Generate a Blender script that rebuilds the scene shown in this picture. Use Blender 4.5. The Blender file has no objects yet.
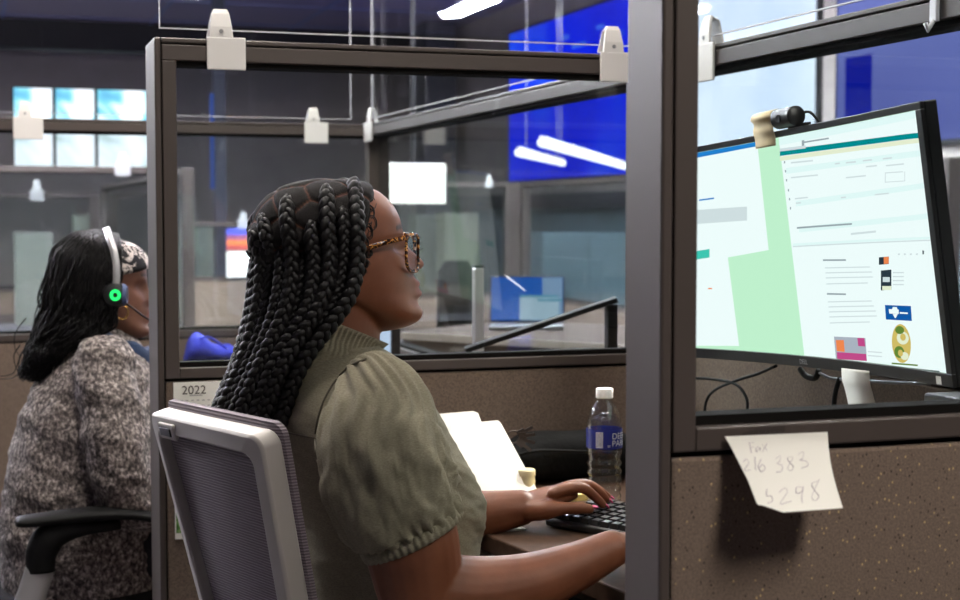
import bpy, math, random
import numpy as np
from mathutils import Vector, Matrix, noise as mnoise
random.seed(7); np.random.seed(7)
SC = bpy.context.scene
COL = SC.collection

# ------------------------------------------------------------ camera, world, light, exposure
F = 1500.0; YAW = math.radians(18.6); PIT = math.atan(85 / 1500); CAM_H = 1.25
cam_data = bpy.data.cameras.new('camera'); cam = bpy.data.objects.new('camera', cam_data); COL.objects.link(cam)
cam.location = (0, 0, CAM_H); cam.rotation_euler = (math.pi / 2 - PIT, 0, -YAW)
cam_data.sensor_width = 36; cam_data.lens = 36 * F / 960; cam_data.clip_start = .05; cam_data.clip_end = 200
cam_data.dof.use_dof = True; cam_data.dof.focus_distance = 2.15; cam_data.dof.aperture_fstop = 7.5
SC.camera = cam
world = bpy.data.worlds.new('world'); SC.world = world; world.use_nodes = True
world.node_tree.nodes['Background'].inputs[0].default_value = (.55, .6, .75, 1)
world.node_tree.nodes['Background'].inputs[1].default_value = .05
vs = SC.view_settings; vs.view_transform = 'Standard'; vs.look = 'None'; vs.gamma = 1; vs.use_curve_mapping = False
vs.exposure = 0.08
SC.cycles.transparent_max_bounces = 32
LIGHT = 38.0        # radiance of the office ceiling fixtures
HALL_LIGHT = 270    # radiance of the fixtures over the far hall

# ------------------------------------------------------------ helpers
fwv = Vector((math.sin(YAW) * math.cos(PIT), math.cos(YAW) * math.cos(PIT), -math.sin(PIT)))
rtv = Vector((math.cos(YAW), -math.sin(YAW), 0)); upv = rtv.cross(fwv)
def P(x, y, X=None, Y=None, Z=None, d=None):
    """world point seen at photo pixel (x, y) on the plane X=, Y= or Z=, or at depth d"""
    r = fwv + rtv * ((x - 480) / F) - upv * ((y - 300) / F)
    if X is not None: k = X / r.x
    elif Y is not None: k = Y / r.y
    elif Z is not None: k = (Z - CAM_H) / r.z
    else: k = d
    return Vector((0, 0, CAM_H)) + r * k

class MB:
    """collects shapes into one mesh"""
    def __init__(s, T=None): s.v = []; s.f = []; s.m = []; s.T = T
    def add(s, verts, faces, mi=0):
        o = len(s.v)
        if s.T is not None: verts = [s.T @ Vector(v) for v in verts]
        s.v.extend([tuple(v) for v in verts])
        s.f.extend([tuple(i + o for i in f) for f in faces]); s.m.extend([mi] * len(faces))
        return s
    def box(s, x0, x1, y0, y1, z0, z1, mi=0, M=None):
        vs_ = [(x, y, z) for z in (z0, z1) for y in (y0, y1) for x in (x0, x1)]
        if M is not None: vs_ = [M @ Vector(v) for v in vs_]
        return s.add(vs_, [(0, 2, 3, 1), (4, 5, 7, 6), (0, 1, 5, 4), (2, 6, 7, 3), (0, 4, 6, 2), (1, 3, 7, 5)], mi)
    def loft(s, rings, mi=0, cap=True):
        n = len(rings[0]); vs_ = [v for r in rings for v in r]; fs = []
        for i in range(len(rings) - 1):
            for j in range(n):
                a = i * n + j; b = i * n + (j + 1) % n
                fs.append((a, b, b + n, a + n))
        if cap:
            fs.append(tuple(range(n - 1, -1, -1))); k = (len(rings) - 1) * n; fs.append(tuple(range(k, k + n)))
        return s.add(vs_, fs, mi)
    def tube(s, pts, r, n=8, mi=0, cap=True, flat=None, up=None):
        """tube along pts; r radius or list; flat = list/scalar second radius along up"""
        pts = [Vector(p) for p in pts]; k = len(pts)
        rs = list(r) if hasattr(r, '__len__') else [r] * k
        fl = rs if flat is None else (list(flat) if hasattr(flat, '__len__') else [flat] * k)
        rings = []; u = None
        for i in range(k):
            t = (pts[min(i + 1, k - 1)] - pts[max(i - 1, 0)]).normalized()
            if u is None:
                u = Vector(up) if up else (Vector((0, 0, 1)) if abs(t.z) < .9 else Vector((1, 0, 0)))
            elif up: u = Vector(up)
            u = (u - t * u.dot(t)).normalized(); w = t.cross(u)
            rings.append([pts[i] + w * (rs[i] * math.cos(2 * math.pi * j / n)) + u * (fl[i] * math.sin(2 * math.pi * j / n)) for j in range(n)])
        return s.loft(rings, mi, cap)
    def lathe(s, prof, c=(0, 0, 0), n=32, mi=0, cap=True):
        return s.loft([[(c[0] + r * math.cos(2 * math.pi * j / n), c[1] + r * math.sin(2 * math.pi * j / n), c[2] + z) for j in range(n)] for r, z in prof], mi, cap)
    def ball(s, c, r, n=16, mi=0, R=None):
        c = Vector(c); rx, ry, rz = r if hasattr(r, '__len__') else (r, r, r); rings = []
        for i in range(n + 1):
            a = -math.pi / 2 + math.pi * (i + .02 * (i == 0) - .02 * (i == n)) / n
            ring = []
            for j in range(n * 2):
                b = math.pi * j / n
                d = Vector((rx * math.cos(a) * math.cos(b), ry * math.cos(a) * math.sin(b), rz * math.sin(a)))
                ring.append(c + (R @ d if R is not None else d))
            rings.append(ring)
        return s.loft(rings, mi)
    def ribbon(s, pts, side, w, th, mi=0):
        """flat strip of width w along side and thickness th"""
        pts = [Vector(p) for p in pts]; side = Vector(side); rings = []
        for i, p in enumerate(pts):
            t = (pts[min(i + 1, len(pts) - 1)] - pts[max(i - 1, 0)]).normalized()
            sd = (side - t * side.dot(t)).normalized(); nn = t.cross(sd)
            rings.append([p + sd * w / 2 + nn * th / 2, p - sd * w / 2 + nn * th / 2, p - sd * w / 2 - nn * th / 2, p + sd * w / 2 - nn * th / 2])
        return s.loft(rings, mi)
    def mesh(s, name):
        me = bpy.data.meshes.new(name); me.from_pydata(s.v, [], s.f)
        me.polygons.foreach_set('material_index', s.m); me.update(); return me
    def build(s, name, mats, parent=None, base=None, smooth=None, bevel=0, seg=2, fix=False):
        return link_mesh(name, s.mesh(name), mats, parent, base, smooth, bevel, seg, fix)

ROOT = {}
def link_mesh(name, me, mats, parent=None, base=None, smooth=None, bevel=0, seg=2, fix=False):
    ob = bpy.data.objects.new(name, me); COL.objects.link(ob)
    for m in (mats if isinstance(mats, (list, tuple)) else [mats]): me.materials.append(m)
    if fix:
        import bmesh
        bm = bmesh.new(); bm.from_mesh(me); bmesh.ops.recalc_face_normals(bm, faces=bm.faces[:]); bm.to_mesh(me); bm.free()
    if parent is not None:
        ob.parent = parent; off = ROOT[parent.name]
    else:
        off = Vector(base) if base is not None else Vector((0, 0, 0)); ob.location = off
    ROOT[ob.name] = off
    if off.length > 0: me.transform(Matrix.Translation(-off))
    if smooth:
        me.polygons.foreach_set('use_smooth', [True] * len(me.polygons))
        if smooth is not True: me.set_sharp_from_angle(angle=smooth)
    if bevel:
        b = ob.modifiers.new('bevel', 'BEVEL'); b.width = bevel; b.segments = seg; b.limit_method = 'ANGLE'; b.angle_limit = .6
        b.harden_normals = False
    return ob
def tag(o, label, cat, group=None, kind=None):
    o['label'] = label; o['category'] = cat
    if group: o['group'] = group
    if kind: o['kind'] = kind
    return o
def thing(name, base, label, cat, group=None):
    o = bpy.data.objects.new(name, None); COL.objects.link(o); o.location = base; o.empty_display_size = .05
    ROOT[o.name] = Vector(base); return tag(o, label, cat, group)
def struct(o): o['kind'] = 'structure'; return o
def copy_tree(o, parent=None):
    c = o.copy(); COL.objects.link(c); c.parent = parent
    for ch in list(o.children): copy_tree(ch, c)
    return c
def crom(pts, n):
    """Catmull-Rom through pts, n samples"""
    P_ = np.array([list(p) for p in pts], float); P_ = np.vstack([2 * P_[0] - P_[1], P_, 2 * P_[-1] - P_[-2]])
    out = []
    for q in np.linspace(0, len(P_) - 3 - 1e-9, n):
        i = int(q); t = q - i; a, b, c, d = P_[i:i + 4]
        out.append(.5 * (2 * b + (c - a) * t + (2 * a - 5 * b + 4 * c - d) * t * t + (3 * b - a - 3 * c + d) * t ** 3))
    return np.array(out)
def cr1(xs, ys, x): # smooth 1-d interpolation, monotone-ish cubic
    xs = np.array(xs, float); ys = np.array(ys, float)
    m = np.gradient(ys, xs); x = np.clip(x, xs[0], xs[-1]); i = np.clip(np.searchsorted(xs, x) - 1, 0, len(xs) - 2)
    h = xs[i + 1] - xs[i]; t = (x - xs[i]) / h
    return (2*t**3-3*t**2+1)*ys[i] + (t**3-2*t**2+t)*h*m[i] + (-2*t**3+3*t**2)*ys[i+1] + (t**3-t**2)*h*m[i+1]
def remesh(mb, voxel, factor=.5, it=4):
    me = mb.mesh('tmp'); ob = bpy.data.objects.new('tmp', me); COL.objects.link(ob)
    r = ob.modifiers.new('r', 'REMESH'); r.mode = 'VOXEL'; r.voxel_size = voxel; r.use_smooth_shade = True
    if it: s_ = ob.modifiers.new('s', 'SMOOTH'); s_.factor = factor; s_.iterations = it
    dg = bpy.context.evaluated_depsgraph_get(); out = bpy.data.meshes.new_from_object(ob.evaluated_get(dg))
    bpy.data.objects.remove(ob); bpy.data.meshes.remove(me)
    return out
def get_co(me):
    a = np.empty(len(me.vertices) * 3); me.vertices.foreach_get('co', a); return a.reshape(-1, 3)
def set_co(me, a): me.vertices.foreach_set('co', a.ravel()); me.update()
def set_attr(me, name, arr):
    at = me.attributes.new(name, 'FLOAT', 'POINT'); at.data.foreach_set('value', np.asarray(arr, float))

# ------------------------------------------------------------ materials
def srgb(r, g, b): return tuple(((c / 255) / 12.92 if c / 255 <= .04045 else ((c / 255 + .055) / 1.055) ** 2.4) for c in (r, g, b)) + (1,)
class Mat:
    def __init__(s, name, color, rough=.5, metal=0, spec=.5):
        s.m = bpy.data.materials.new(name); s.m.use_nodes = True; s.nt = s.m.node_tree; s.b = s.nt.nodes['Principled BSDF']
        s.b.inputs['Base Color'].default_value = color; s.b.inputs['Roughness'].default_value = rough
        s.b.inputs['Metallic'].default_value = metal; s.b.inputs['Specular IOR Level'].default_value = spec
        s.m.diffuse_color = color; s.co = None
    def n(s, typ, **kw):
        nd = s.nt.nodes.new(typ)
        for k, v in kw.items():
            if hasattr(nd, k) and k not in nd.inputs: setattr(nd, k, v)
            else: nd.inputs[k].default_value = v
        return nd
    def l(s, a, b): s.nt.links.new(a, b)
    def coord(s, scale=1, out='Object'):
        c = s.n('ShaderNodeTexCoord'); mp = s.n('ShaderNodeMapping'); s.l(c.outputs[out], mp.inputs[0])
        mp.inputs['Scale'].default_value = scale if hasattr(scale, '__len__') else (scale,) * 3
        return mp.outputs[0]
    def ramp(s, fac, stops, interp='LINEAR'):
        r = s.n('ShaderNodeValToRGB'); s.l(fac, r.inputs[0]); cr = r.color_ramp; cr.interpolation = interp
        while len(cr.elements) < len(stops): cr.elements.new(.5)
        for e, (p, c) in zip(cr.elements, stops): e.position = p; e.color = c
        return r.outputs[0]
    def color(s, out): s.l(out, s.b.inputs['Base Color']); return s
    def speck(s, scale, amt, detail=3):
        """fine mottling of the base colour and a light bump"""
        c = s.b.inputs['Base Color'].default_value[:]
        nz = s.n('ShaderNodeTexNoise', Scale=scale, Detail=detail); s.l(s.coord(), nz.inputs['Vector'])
        s.color(s.ramp(nz.outputs['Fac'], [(.3, tuple(v * (1 - amt) for v in c[:3]) + (1,)), (.7, tuple(v * (1 + amt) for v in c[:3]) + (1,))]))
        return s
    def bump(s, fac, strength=.3, dist=.002):
        b = s.n('ShaderNodeBump', Strength=strength, Distance=dist); s.l(fac, b.inputs['Height']); s.l(b.outputs[0], s.b.inputs['Normal']); return s
    def nbump(s, scale, strength=.3, dist=.002, detail=3):
        nz = s.n('ShaderNodeTexNoise', Scale=scale, Detail=detail); s.l(s.coord(), nz.inputs['Vector']); return s.bump(nz.outputs['Fac'], strength, dist)
def emit(name, color, strength):
    m = bpy.data.materials.new(name); m.use_nodes = True; nt = m.node_tree; nt.nodes.clear()
    e = nt.nodes.new('ShaderNodeEmission'); o = nt.nodes.new('ShaderNodeOutputMaterial'); nt.links.new(e.outputs[0], o.inputs[0])
    e.inputs[0].default_value = color; e.inputs[1].default_value = strength; m.diffuse_color = color; return m
def pane(name, tint=(.93, .95, .95, 1), ior=1.45, rough=0.0):
    """thin clear sheet: see-through with a fresnel reflection"""
    m = bpy.data.materials.new(name); m.use_nodes = True; nt = m.node_tree; nt.nodes.clear()
    t = nt.nodes.new('ShaderNodeBsdfTransparent'); g = nt.nodes.new('ShaderNodeBsdfGlossy'); f = nt.nodes.new('ShaderNodeFresnel')
    mx = nt.nodes.new('ShaderNodeMixShader'); o = nt.nodes.new('ShaderNodeOutputMaterial')
    t.inputs[0].default_value = tint; g.inputs['Roughness'].default_value = rough; f.inputs[0].default_value = ior
    gm = nt.nodes.new('ShaderNodeNewGeometry'); mp = nt.nodes.new('ShaderNodeMapRange'); mp.inputs[3].default_value = ior; mp.inputs[4].default_value = 1 / ior   # same reflectance on both faces of the sheet
    nt.links.new(gm.outputs['Backfacing'], mp.inputs[0]); nt.links.new(mp.outputs[0], f.inputs[0])
    nt.links.new(f.outputs[0], mx.inputs[0]); nt.links.new(t.outputs[0], mx.inputs[1]); nt.links.new(g.outputs[0], mx.inputs[2]); nt.links.new(mx.outputs[0], o.inputs[0])
    return m

M = {}
M['frame'] = Mat('frame_taupe_metal', srgb(74, 65, 61), .45, .08).nbump(900, .06, .0005).m
M['frame_dark'] = Mat('frame_shadow_gap', srgb(20, 18, 17), .9, spec=.1).m
fab = Mat('partition_fabric', srgb(122, 106, 94), .95)
def _fabric():
    s = fab; co = s.coord(1.0)
    nz = s.n('ShaderNodeTexNoise', Scale=420, Detail=3); s.l(co, nz.inputs['Vector'])
    base = s.ramp(nz.outputs['Fac'], [(.3, srgb(98, 84, 74)), (.7, srgb(124, 107, 95))])
    mp = s.n('ShaderNodeMapping'); s.l(co, mp.inputs[0]); mp.inputs['Rotation'].default_value = (0, .5, 0); mp.inputs['Scale'].default_value = (230, 0, 150)
    v = s.n('ShaderNodeTexVoronoi', Scale=1.0, Randomness=.75); v.voronoi_dimensions = '3D'; s.l(mp.outputs[0], v.inputs['Vector'])
    dot = s.ramp(v.outputs['Distance'], [(.0, (1, 1, 1, 1)), (.16, (1, 1, 1, 1)), (.25, (0, 0, 0, 1))])
    sep = s.n('ShaderNodeSeparateColor'); s.l(v.outputs['Color'], sep.inputs[0])
    dc = s.ramp(sep.outputs[0], [(0, srgb(38, 30, 26)), (.42, srgb(196, 168, 118)), (.72, srgb(102, 88, 77))], 'CONSTANT')
    mx = s.n('ShaderNodeMix', data_type='RGBA'); s.l(dot, mx.inputs[0]); s.l(base, mx.inputs[6]); s.l(dc, mx.inputs[7])
    s.color(mx.outputs[2]); s.bump(nz.outputs['Fac'], .35, .001)
_fabric(); M['fabric'] = fab.m
_fp = Mat('partition_fabric_plain', srgb(112, 96, 85), .95)
nz_ = _fp.n('ShaderNodeTexNoise', Scale=300, Detail=3); _fp.l(_fp.coord(), nz_.inputs['Vector'])
_fp.color(_fp.ramp(nz_.outputs['Fac'], [(.3, srgb(98, 84, 74)), (.7, srgb(128, 111, 98))])); _fp.bump(nz_.outputs['Fac'], .3, .001); M['fabric_plain'] = _fp.m
M['glass'] = pane('partition_glass', (.9, .93, .93, 1))
M['acrylic'] = pane('clear_acrylic', (.95, .96, .97, 1))
M['acrylic_edge'] = Mat('acrylic_polished_edge', srgb(225, 225, 232), .25).m
M['white_plastic'] = Mat('white_plastic', srgb(232, 229, 226), .4).m
M['grey_metal'] = Mat('brushed_grey_metal', srgb(150, 150, 152), .35, .7).m
M['black_plastic'] = Mat('black_plastic', srgb(24, 24, 26), .4).m
M['black_rubber'] = Mat('black_rubber', srgb(13, 13, 14), .65, spec=.25).m
M['paper'] = Mat('white_paper', srgb(244, 242, 234), .8).m
M['cream_paper'] = Mat('cream_sticky_paper', srgb(226, 208, 170), .8).m
M['ink'] = Mat('pencil_ink', srgb(186, 176, 184), .7).m
M['dark_ink'] = Mat('dark_print', srgb(70, 60, 55), .7).m
M['desk_top'] = Mat('desk_laminate', srgb(74, 55, 44), .6, spec=.15).speck(60, .18).m
M['desk_edge'] = Mat('desk_dark_edge', srgb(50, 40, 35), .5).m
# ------------------------------------------------------------ room shell
M['carpet'] = Mat('floor_carpet', srgb(84, 80, 84), .95).speck(180, .25).m
M['ceiling'] = Mat('ceiling_tile', srgb(158, 148, 172), .9).speck(30, .06).m
M['wall_dark'] = Mat('wall_charcoal', srgb(156, 146, 142), .85).speck(3, .06).m
M['soffit'] = Mat('soffit_black', srgb(36, 33, 36), .8).m
M['wall_pale'] = Mat('wall_sage', srgb(96, 98, 94), .85).speck(2, .05).m
X0, X1, Y0_, Y1_, HC = -10.0, 8.0, -7.0, 28.0, 4.5
def shell(name, m, box): return struct(MB().box(*box).build(name, M[m]))
shell('floor', 'carpet', (X0, X1, Y0_, Y1_, -.1, 0))
cl = MB().box(X0, X1, Y0_, Y1_, HC, HC + .1)
shell_ceiling = struct(cl.build('ceiling', M['ceiling']))
M['ceil_grid'] = Mat('ceiling_grid_rail', srgb(130, 140, 190), .6).m
g = MB()
for i in range(15): g.box(X0, X1, -5.5 + i * 2.4 - .03, -5.5 + i * 2.4 + .03, HC - .012, HC)
for i in range(8): g.box(X0 + .9 + i * 2.4 - .03, X0 + .9 + i * 2.4 + .03, Y0_, Y1_, HC - .011, HC)
struct(g.build('trim_1', M['ceil_grid']))
shell('wall_far', 'wall_dark', (X0, X1, Y1_, Y1_ + .1, 0, HC))
shell('wall_right', 'wall_dark', (X1, X1 + .1, Y0_, Y1_ + .1, 0, HC))
shell('wall_left', 'wall_pale', (X0 - .1, X0, Y0_, Y1_ + .1, 0, HC))
shell('wall_near', 'wall_pale', (X0, X1, Y0_ - .1, Y0_, 0, HC))
shell('trim_2', 'soffit', (X0, X1, 26.2, 26.6, 4.02, HC))      # black soffit before the far wall

# ------------------------------------------------------------ ceiling lights
M['diffuser'] = emit('office_light_diffuser', (1, .93, .84, 1), LIGHT)
M['diffuser_far'] = emit('hall_light_diffuser', (.95, .97, 1, 1), HALL_LIGHT)
def ceiling_light(x, y, w, l, z, m, label, group):
    t = thing('ceiling_light', (x, y, z), label, 'ceiling light', group)
    f = MB(); hw, hl = w / 2, l / 2
    f.box(x - hw, x + hw, y - hl, y + hl, z + .03, z + .04 if m == 'diffuser' else z + .034)
    if m != 'diffuser': MB().box(x - hw + .02, x + hw - .02, y - hl + .02, y + hl - .02, z + .036, z + .05).build('added_uplight', M[m], t)  # upward glowing panel, added to brighten the hall ceiling
    for a, b, c, d in ((-hw, -hw + .02, -hl, hl), (hw - .02, hw, -hl, hl), (-hw + .02, hw - .02, -hl, -hl + .02), (-hw + .02, hw - .02, hl - .02, hl)):
        f.box(x + a, x + b, y + c, y + d, z, z + .03)
    f.build('light_frame', M['white_plastic'], t)
    MB().box(x - hw + .02, x + hw - .02, y - hl + .02, y + hl - .02, z + .008, z + .028).build('diffuser', M[m], t)
    if HC - z > .08: [MB().tube([(x, y + q, z + .06), (x, y + q, HC)], .006, 6).build('hanging_cable', M['grey_metal'], t) for q in (-hl * .6, hl * .6)]
    return t
for x, y in ((1.40, -.30), (.30, 2.55), (.7, 4.6), (2.9, 3.2), (-2.6, 6.2)):
    ceiling_light(x, y, .6 if y < 0 else .46, 1.3 if y > 0 else 1.1, 3.3 if y > 0 else 2.9, 'diffuser', 'long white light hanging over the near cubicles', 'lights over the near cubicles')
for x, y in ((-6, 9), (-3, 9), (0, 9), (3, 8), (-6, 13), (-2.5, 13), (1, 13), (4.5, 12.5), (-6, 18.2), (-3.2, 18.2), (6.2, 11), (6.3, 7)):
    ceiling_light(x, y, .3, 1.8, 3.85, 'diffuser_far', 'slim light hanging under the high ceiling of the far hall', 'lights on the hall ceiling')
# ------------------------------------------------------------ cubicle partitions
TOP = 1.585
def partition(label, org, axis, L, zg, zr, th=.085, posts=(1, 1), stile=.024, pw=.016, top=TOP, group='cubicle partitions', depth0=None):
    """org = start corner of the front face on the floor, axis 'x' or 'y' (length direction);
    glass from zg up, lower rail zr..zg, woven fabric below"""
    ox, oy = org
    if axis == 'x': T = Matrix.Translation((ox, oy, 0))
    else: T = Matrix(((0, 1, 0, ox), (1, 0, 0, oy), (0, 0, 1, 0), (0, 0, 0, 1)))   # local x -> world Y, local y -> world X
    t = thing('cubicle_partition', (ox, oy, 0), label, 'partition', group)
    ins = .006
    for k, on in enumerate(posts):
        if not on: continue
        a = 0 if k == 0 else L - pw
        d = th if not (k == 0 and depth0) else depth0
        MB(T).box(a, a + pw, 0, d, 0, top).build('end_post', M['frame'], t, bevel=.003, fix=True)
    a, b = pw, L - pw
    MB(T).box(a, a + .0025, .006, th - .006, 0, top - .003).box(b - .0025, b, .006, th - .006, 0, top - .003).build('shadow_gap', M['frame_dark'], t, fix=True)
    a += .0025; b -= .0025
    f = MB(T).box(a, b, .002, th - .002, top - .009, top)
    f.box(a, b, .002, th - .002, top - .042, top - .012)
    f.build('top_rail', M['frame'], t, bevel=.002, fix=True)
    MB(T).box(a, b, .008, th - .008, top - .013, top - .008).box(a + stile, b - stile, .012, th - .012, top - .05, top - .041).build('gasket', M['frame_dark'], t, fix=True)
    for s0, s1 in ((a, a + stile), (b - stile, b)):
        MB(T).box(s0, s1, .002, th - .002, zr, top - .042).build('stile', M['frame'], t, bevel=.002, fix=True)
    c0, c1 = a + stile, b - stile
    MB(T).box(c0, c1, .002, th - .002, zr, zg - .009).build('lower_rail', M['frame'], t, bevel=.002, fix=True)
    MB(T).box(c0, c1, th / 2 - .003, th / 2 + .003, zg, top - .046).build('glass_pane', M['glass'], t, fix=True)
    MB(T).box(c0, c1, .016, th / 2 + .006, zg - .009, zg + .001).build('glazing_bead', M['frame_dark'], t, fix=True)
    MB(T).box(a, b, .012, th - .012, zr - .006, zr).build('rail_gasket', M['frame_dark'], t, fix=True)
    MB(T).box(a, b, .005, th - .005, .1, zr - .006).build('fabric_panel', M['fabric' if org[1] < 2 and axis == 'x' else 'fabric_plain'], t, bevel=.004, fix=True)
    MB(T).box(a, b, .01, th - .01, 0, .1).build('kick_plate', M['frame'], t, fix=True)
    return t

NY, RY, BX = 1.34, 2.90, 1.38
partition('low cubicle partition nearest the camera, white handwritten note taped to it', (.639, NY), 'x', .735, 1.0467, 1.0136, posts=(1, 1), stile=.0255, pw=.0125)
partition('glazed cubicle partition behind the braided woman, calendar pinned on it', (.327, RY), 'x', BX - .327 - .003, 0.9653, .936, posts=(1, 1), stile=.027, pw=.012, depth0=.15)
partition('glazed side partition behind the large monitor', (BX, NY - .3), 'y', RY + .09 - NY + .3, 1.035, .995)
partition('glazed side partition of the cubicle behind, parallel to the view', (BX, RY + .093), 'y', 5.44 - RY - .093, .80, .765)
partition('glazed cubicle partition behind the woman in the tweed sweater', (-.12, 5.44), 'x', BX + .085 + .12, .845, .81)

# white clips that hold the clear screens on the rails
def clip(px, py, axis, plane, label, w=.074, h=.062, side=-1, dx=0):
    c = P(px, py, Y=plane) if axis == 'x' else P(px, py, X=plane)
    t = thing('screen_clip', (c.x, c.y, TOP - .042), label, 'clip', 'white screen clips')
    def fr(u, d, z): # u along rail, d away from rail face, z up
        return Vector((c.x + u, plane - d, z)) if axis == 'x' else Vector((plane - d, c.y + u, z))
    pl = MB(); z1 = TOP + .004; z0 = z1 - h
    pl.add([fr(u, d, z) for z in (z0, z1) for d in (0.001, .007) for u in (-w / 2, w / 2)], [(0, 2, 3, 1), (4, 5, 7, 6), (0, 1, 5, 4), (2, 6, 7, 3), (0, 4, 6, 2), (1, 3, 7, 5)])
    pl.build('plate', M['white_plastic'], t, bevel=.002, fix=True)
    tg = MB(); lean = -.010
    rings = []
    for q, (z, hw, d) in enumerate(((z1 - .001, .0235, .0065), (z1 + .02, .021, .006), (z1 + .045, .0165, .002), (z1 + .054, .013, -.002))):
        u0 = lean
        rings.append([fr(u0 - hw, d, z), fr(u0 + hw, d, z), fr(u0 + hw, d - .006, z), fr(u0 - hw, d - .006, z)])
    tg.loft(rings)
    back = [[fr(lean - hw, d, z), fr(lean + hw, d, z), fr(lean + hw, d - .004, z), fr(lean - hw, d - .004, z)] for z, hw, d in ((z1 + .053, .013, -.002), (z1 + .045, .016, -.017), (z1 + .001, .0235, -.024))]
    tg.loft(back)
    tg.build('tongue', M['white_plastic'], t, bevel=.0015, fix=True)
    cc = fr(lean, .0065, z1 + .011); n = (fr(0, 1, 0) - fr(0, 0, 0)).normalized()
    MB().tube([cc, cc + n * .0015], .0042, 12).build('screw', M['grey_metal'], t)
    return t
clip(226, 50, 'x', RY, 'white screen clip on the rail above the calendar')
clip(617, 68, 'x', RY, 'white screen clip on the rail above the water bottle', w=.08)
clip(28, 120, 'x', 5.44, 'white screen clip on the rail above the woman in tweed', w=.1, h=.078)
clip(316, 128, 'x', 5.44, 'white screen clip on the back rail above the braids', w=.088, h=.075)
clip(369, 122, 'y', BX, 'white screen clip in the far corner of the side rail', w=.11, h=.07)
clip(704, 60, 'y', BX, 'white screen clip on the side rail above the monitor', w=.1, h=.075)

def acrylic(label, axis, plane, u0, u1, z0, z1):
    b = MB(); e = MB(); th = .003
    def bx(m, a0, a1, c0, c1, h=th):
        if axis == 'x': m.box(a0, a1, plane - h, plane + h, c0, c1)
        else: m.box(plane - h, plane + h, a0, a1, c0, c1)
    t = thing('acrylic_screen', (u0, plane, z0) if axis == 'x' else (plane, u0, z0), label, 'acrylic screen', 'clear screens above the rails')
    bx(b, u0 + .003, u1 - .003, z0 + .003, z1); b.build('clear_sheet', M['acrylic'], t)
    bx(e, u0, u1, z0, z0 + .002, .0032); bx(e, u0, u0 + .002, z0 + .003, z1, .0032); bx(e, u1 - .002, u1, z0 + .003, z1, .0035); e.build('polished_edge', M['acrylic_edge'], t)
acrylic('clear acrylic screen clipped above the rear rail of the near cubicle', 'x', RY + .012, .338, 1.36, TOP + .018, TOP + .62)
acrylic('clear acrylic screen above the partition behind the tweed sweater', 'x', 5.452, -.08, 1.33, TOP + .018, TOP + .62)
acrylic('clear acrylic screen above the side rail of the cubicle behind', 'y', BX + .012, 3.05, 5.38, TOP + .018, TOP + .62)
acrylic('clear acrylic screen above the side rail by the monitor', 'y', BX + .012, 1.2, 2.95, TOP + .018, TOP + .62)

# clear hook hanging on the side rail, right
c = P(937, 14, X=BX)
t = thing('hook', (c.x, c.y, c.z), 'small clear plastic hook hanging on the rail above the monitor corner', 'hook')
MB().box(c.x - .008, c.x - .001, c.y - .009, c.y + .009, c.z - .012, c.z + .03).build('hook_plate', M['acrylic_edge'], t, bevel=.002)
MB().tube([(c.x - .006, c.y, c.z - .01), (c.x - .016, c.y, c.z - .025), (c.x - .02, c.y, c.z - .014)], .004, 8).build('hook_arm', M['acrylic_edge'], t, smooth=True)

# ------------------------------------------------------------ taped note with a phone number
t = thing('note_paper', P(785, 470, Y=NY - .02), 'white torn note with a handwritten number taped under the window', 'note')
def note_pt(x, y): # the sheet hangs from its top edge and stands away from the panel towards the bottom
    s = (y - 440) / 70.0
    return P(x, y, Y=NY - .003 - .046 * max(0, s) ** 1.15 - .006 * math.sin((x - 725) / 118 * math.pi) )
out_l = [(725, 436.5), (734, 453), (743, 471), (748.5, 482), (757, 503.5), (761, 505), (770, 508), (783, 512.5)]
rows = []; N = 26
for i in range(15):
    s = i / 14
    L = crom([(a, b, 0) for a, b in out_l], 15)[i]
    R = np.array([827.5 + 15.5 * s, 432 + 76 * s - 6 * math.sin(s * 3.14) * .3, 0]) + np.array([-3.5 * math.sin(s * 3.14), 0, 0])
    rows.append([note_pt(L[0] + (R[0] - L[0]) * j / N, L[1] + (R[1] - L[1]) * j / N) for j in range(N + 1)])
nm = MB(); W_ = N + 1
front = [p for r in rows for p in r]; back = [p + Vector((0, .0004, 0)) for p in front]; K = len(front)
fs = []
for i in range(14):
    for j in range(N):
        a = i * W_ + j; fs += [(a, a + W_, a + W_ + 1, a + 1), (K + a, K + a + 1, K + a + W_ + 1, K + a + W_)]
nm.add(front + back, fs); nm.build('sheet', M['paper'], t, smooth=True)
strokes = ['F:(751,453),(750,447),(749,442.5)|(748.5,443),(754,442)|(750,447.5),(753.5,447)', 'a:(758,446),(755.5,448.5),(756.5,451.5),(759.5,447.5),(760,451)', 'x:(762,444.5),(767,450.5)|(766.5,443.5),(762.5,451.5)',
 '2:(743,462),(746,459),(748.5,463),(744,470),(750.5,470)', '1:(754.5,457),(755.5,470)', '6:(761,459),(758,466),(761,471.5),(765,468),(762,464.5),(759,468)',
 '3:(775.5,458.5),(780,456),(779.5,461),(777,463.5),(782,465.5),(781,471),(776,472)', '8:(791.5,456.5),(787,458),(789.5,462.5),(793,466.5),(791,470.5),(787.5,468.5),(790,462),(792.5,458.5),(791.5,456.5)', '3:(798,454),(803,452),(802.5,458),(799.5,460),(806,461),(807.5,465.5),(801,468)',
 '5:(773,488)|(766.5,489),(766.5,495.5),(771,496),(772,501),(767,503)', '2:(779,492),(784,488),(787,492),(780,503.5),(791,501)', '9:(802,487),(796.5,487),(796,492.5),(801,492),(803,486.5),(801.5,497),(802,503)', '8:(817.5,481),(811.5,483.5),(814,490),(818.5,496),(815,500.5),(811.5,497),(814.5,489),(819,479)']
hw = MB()
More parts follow.
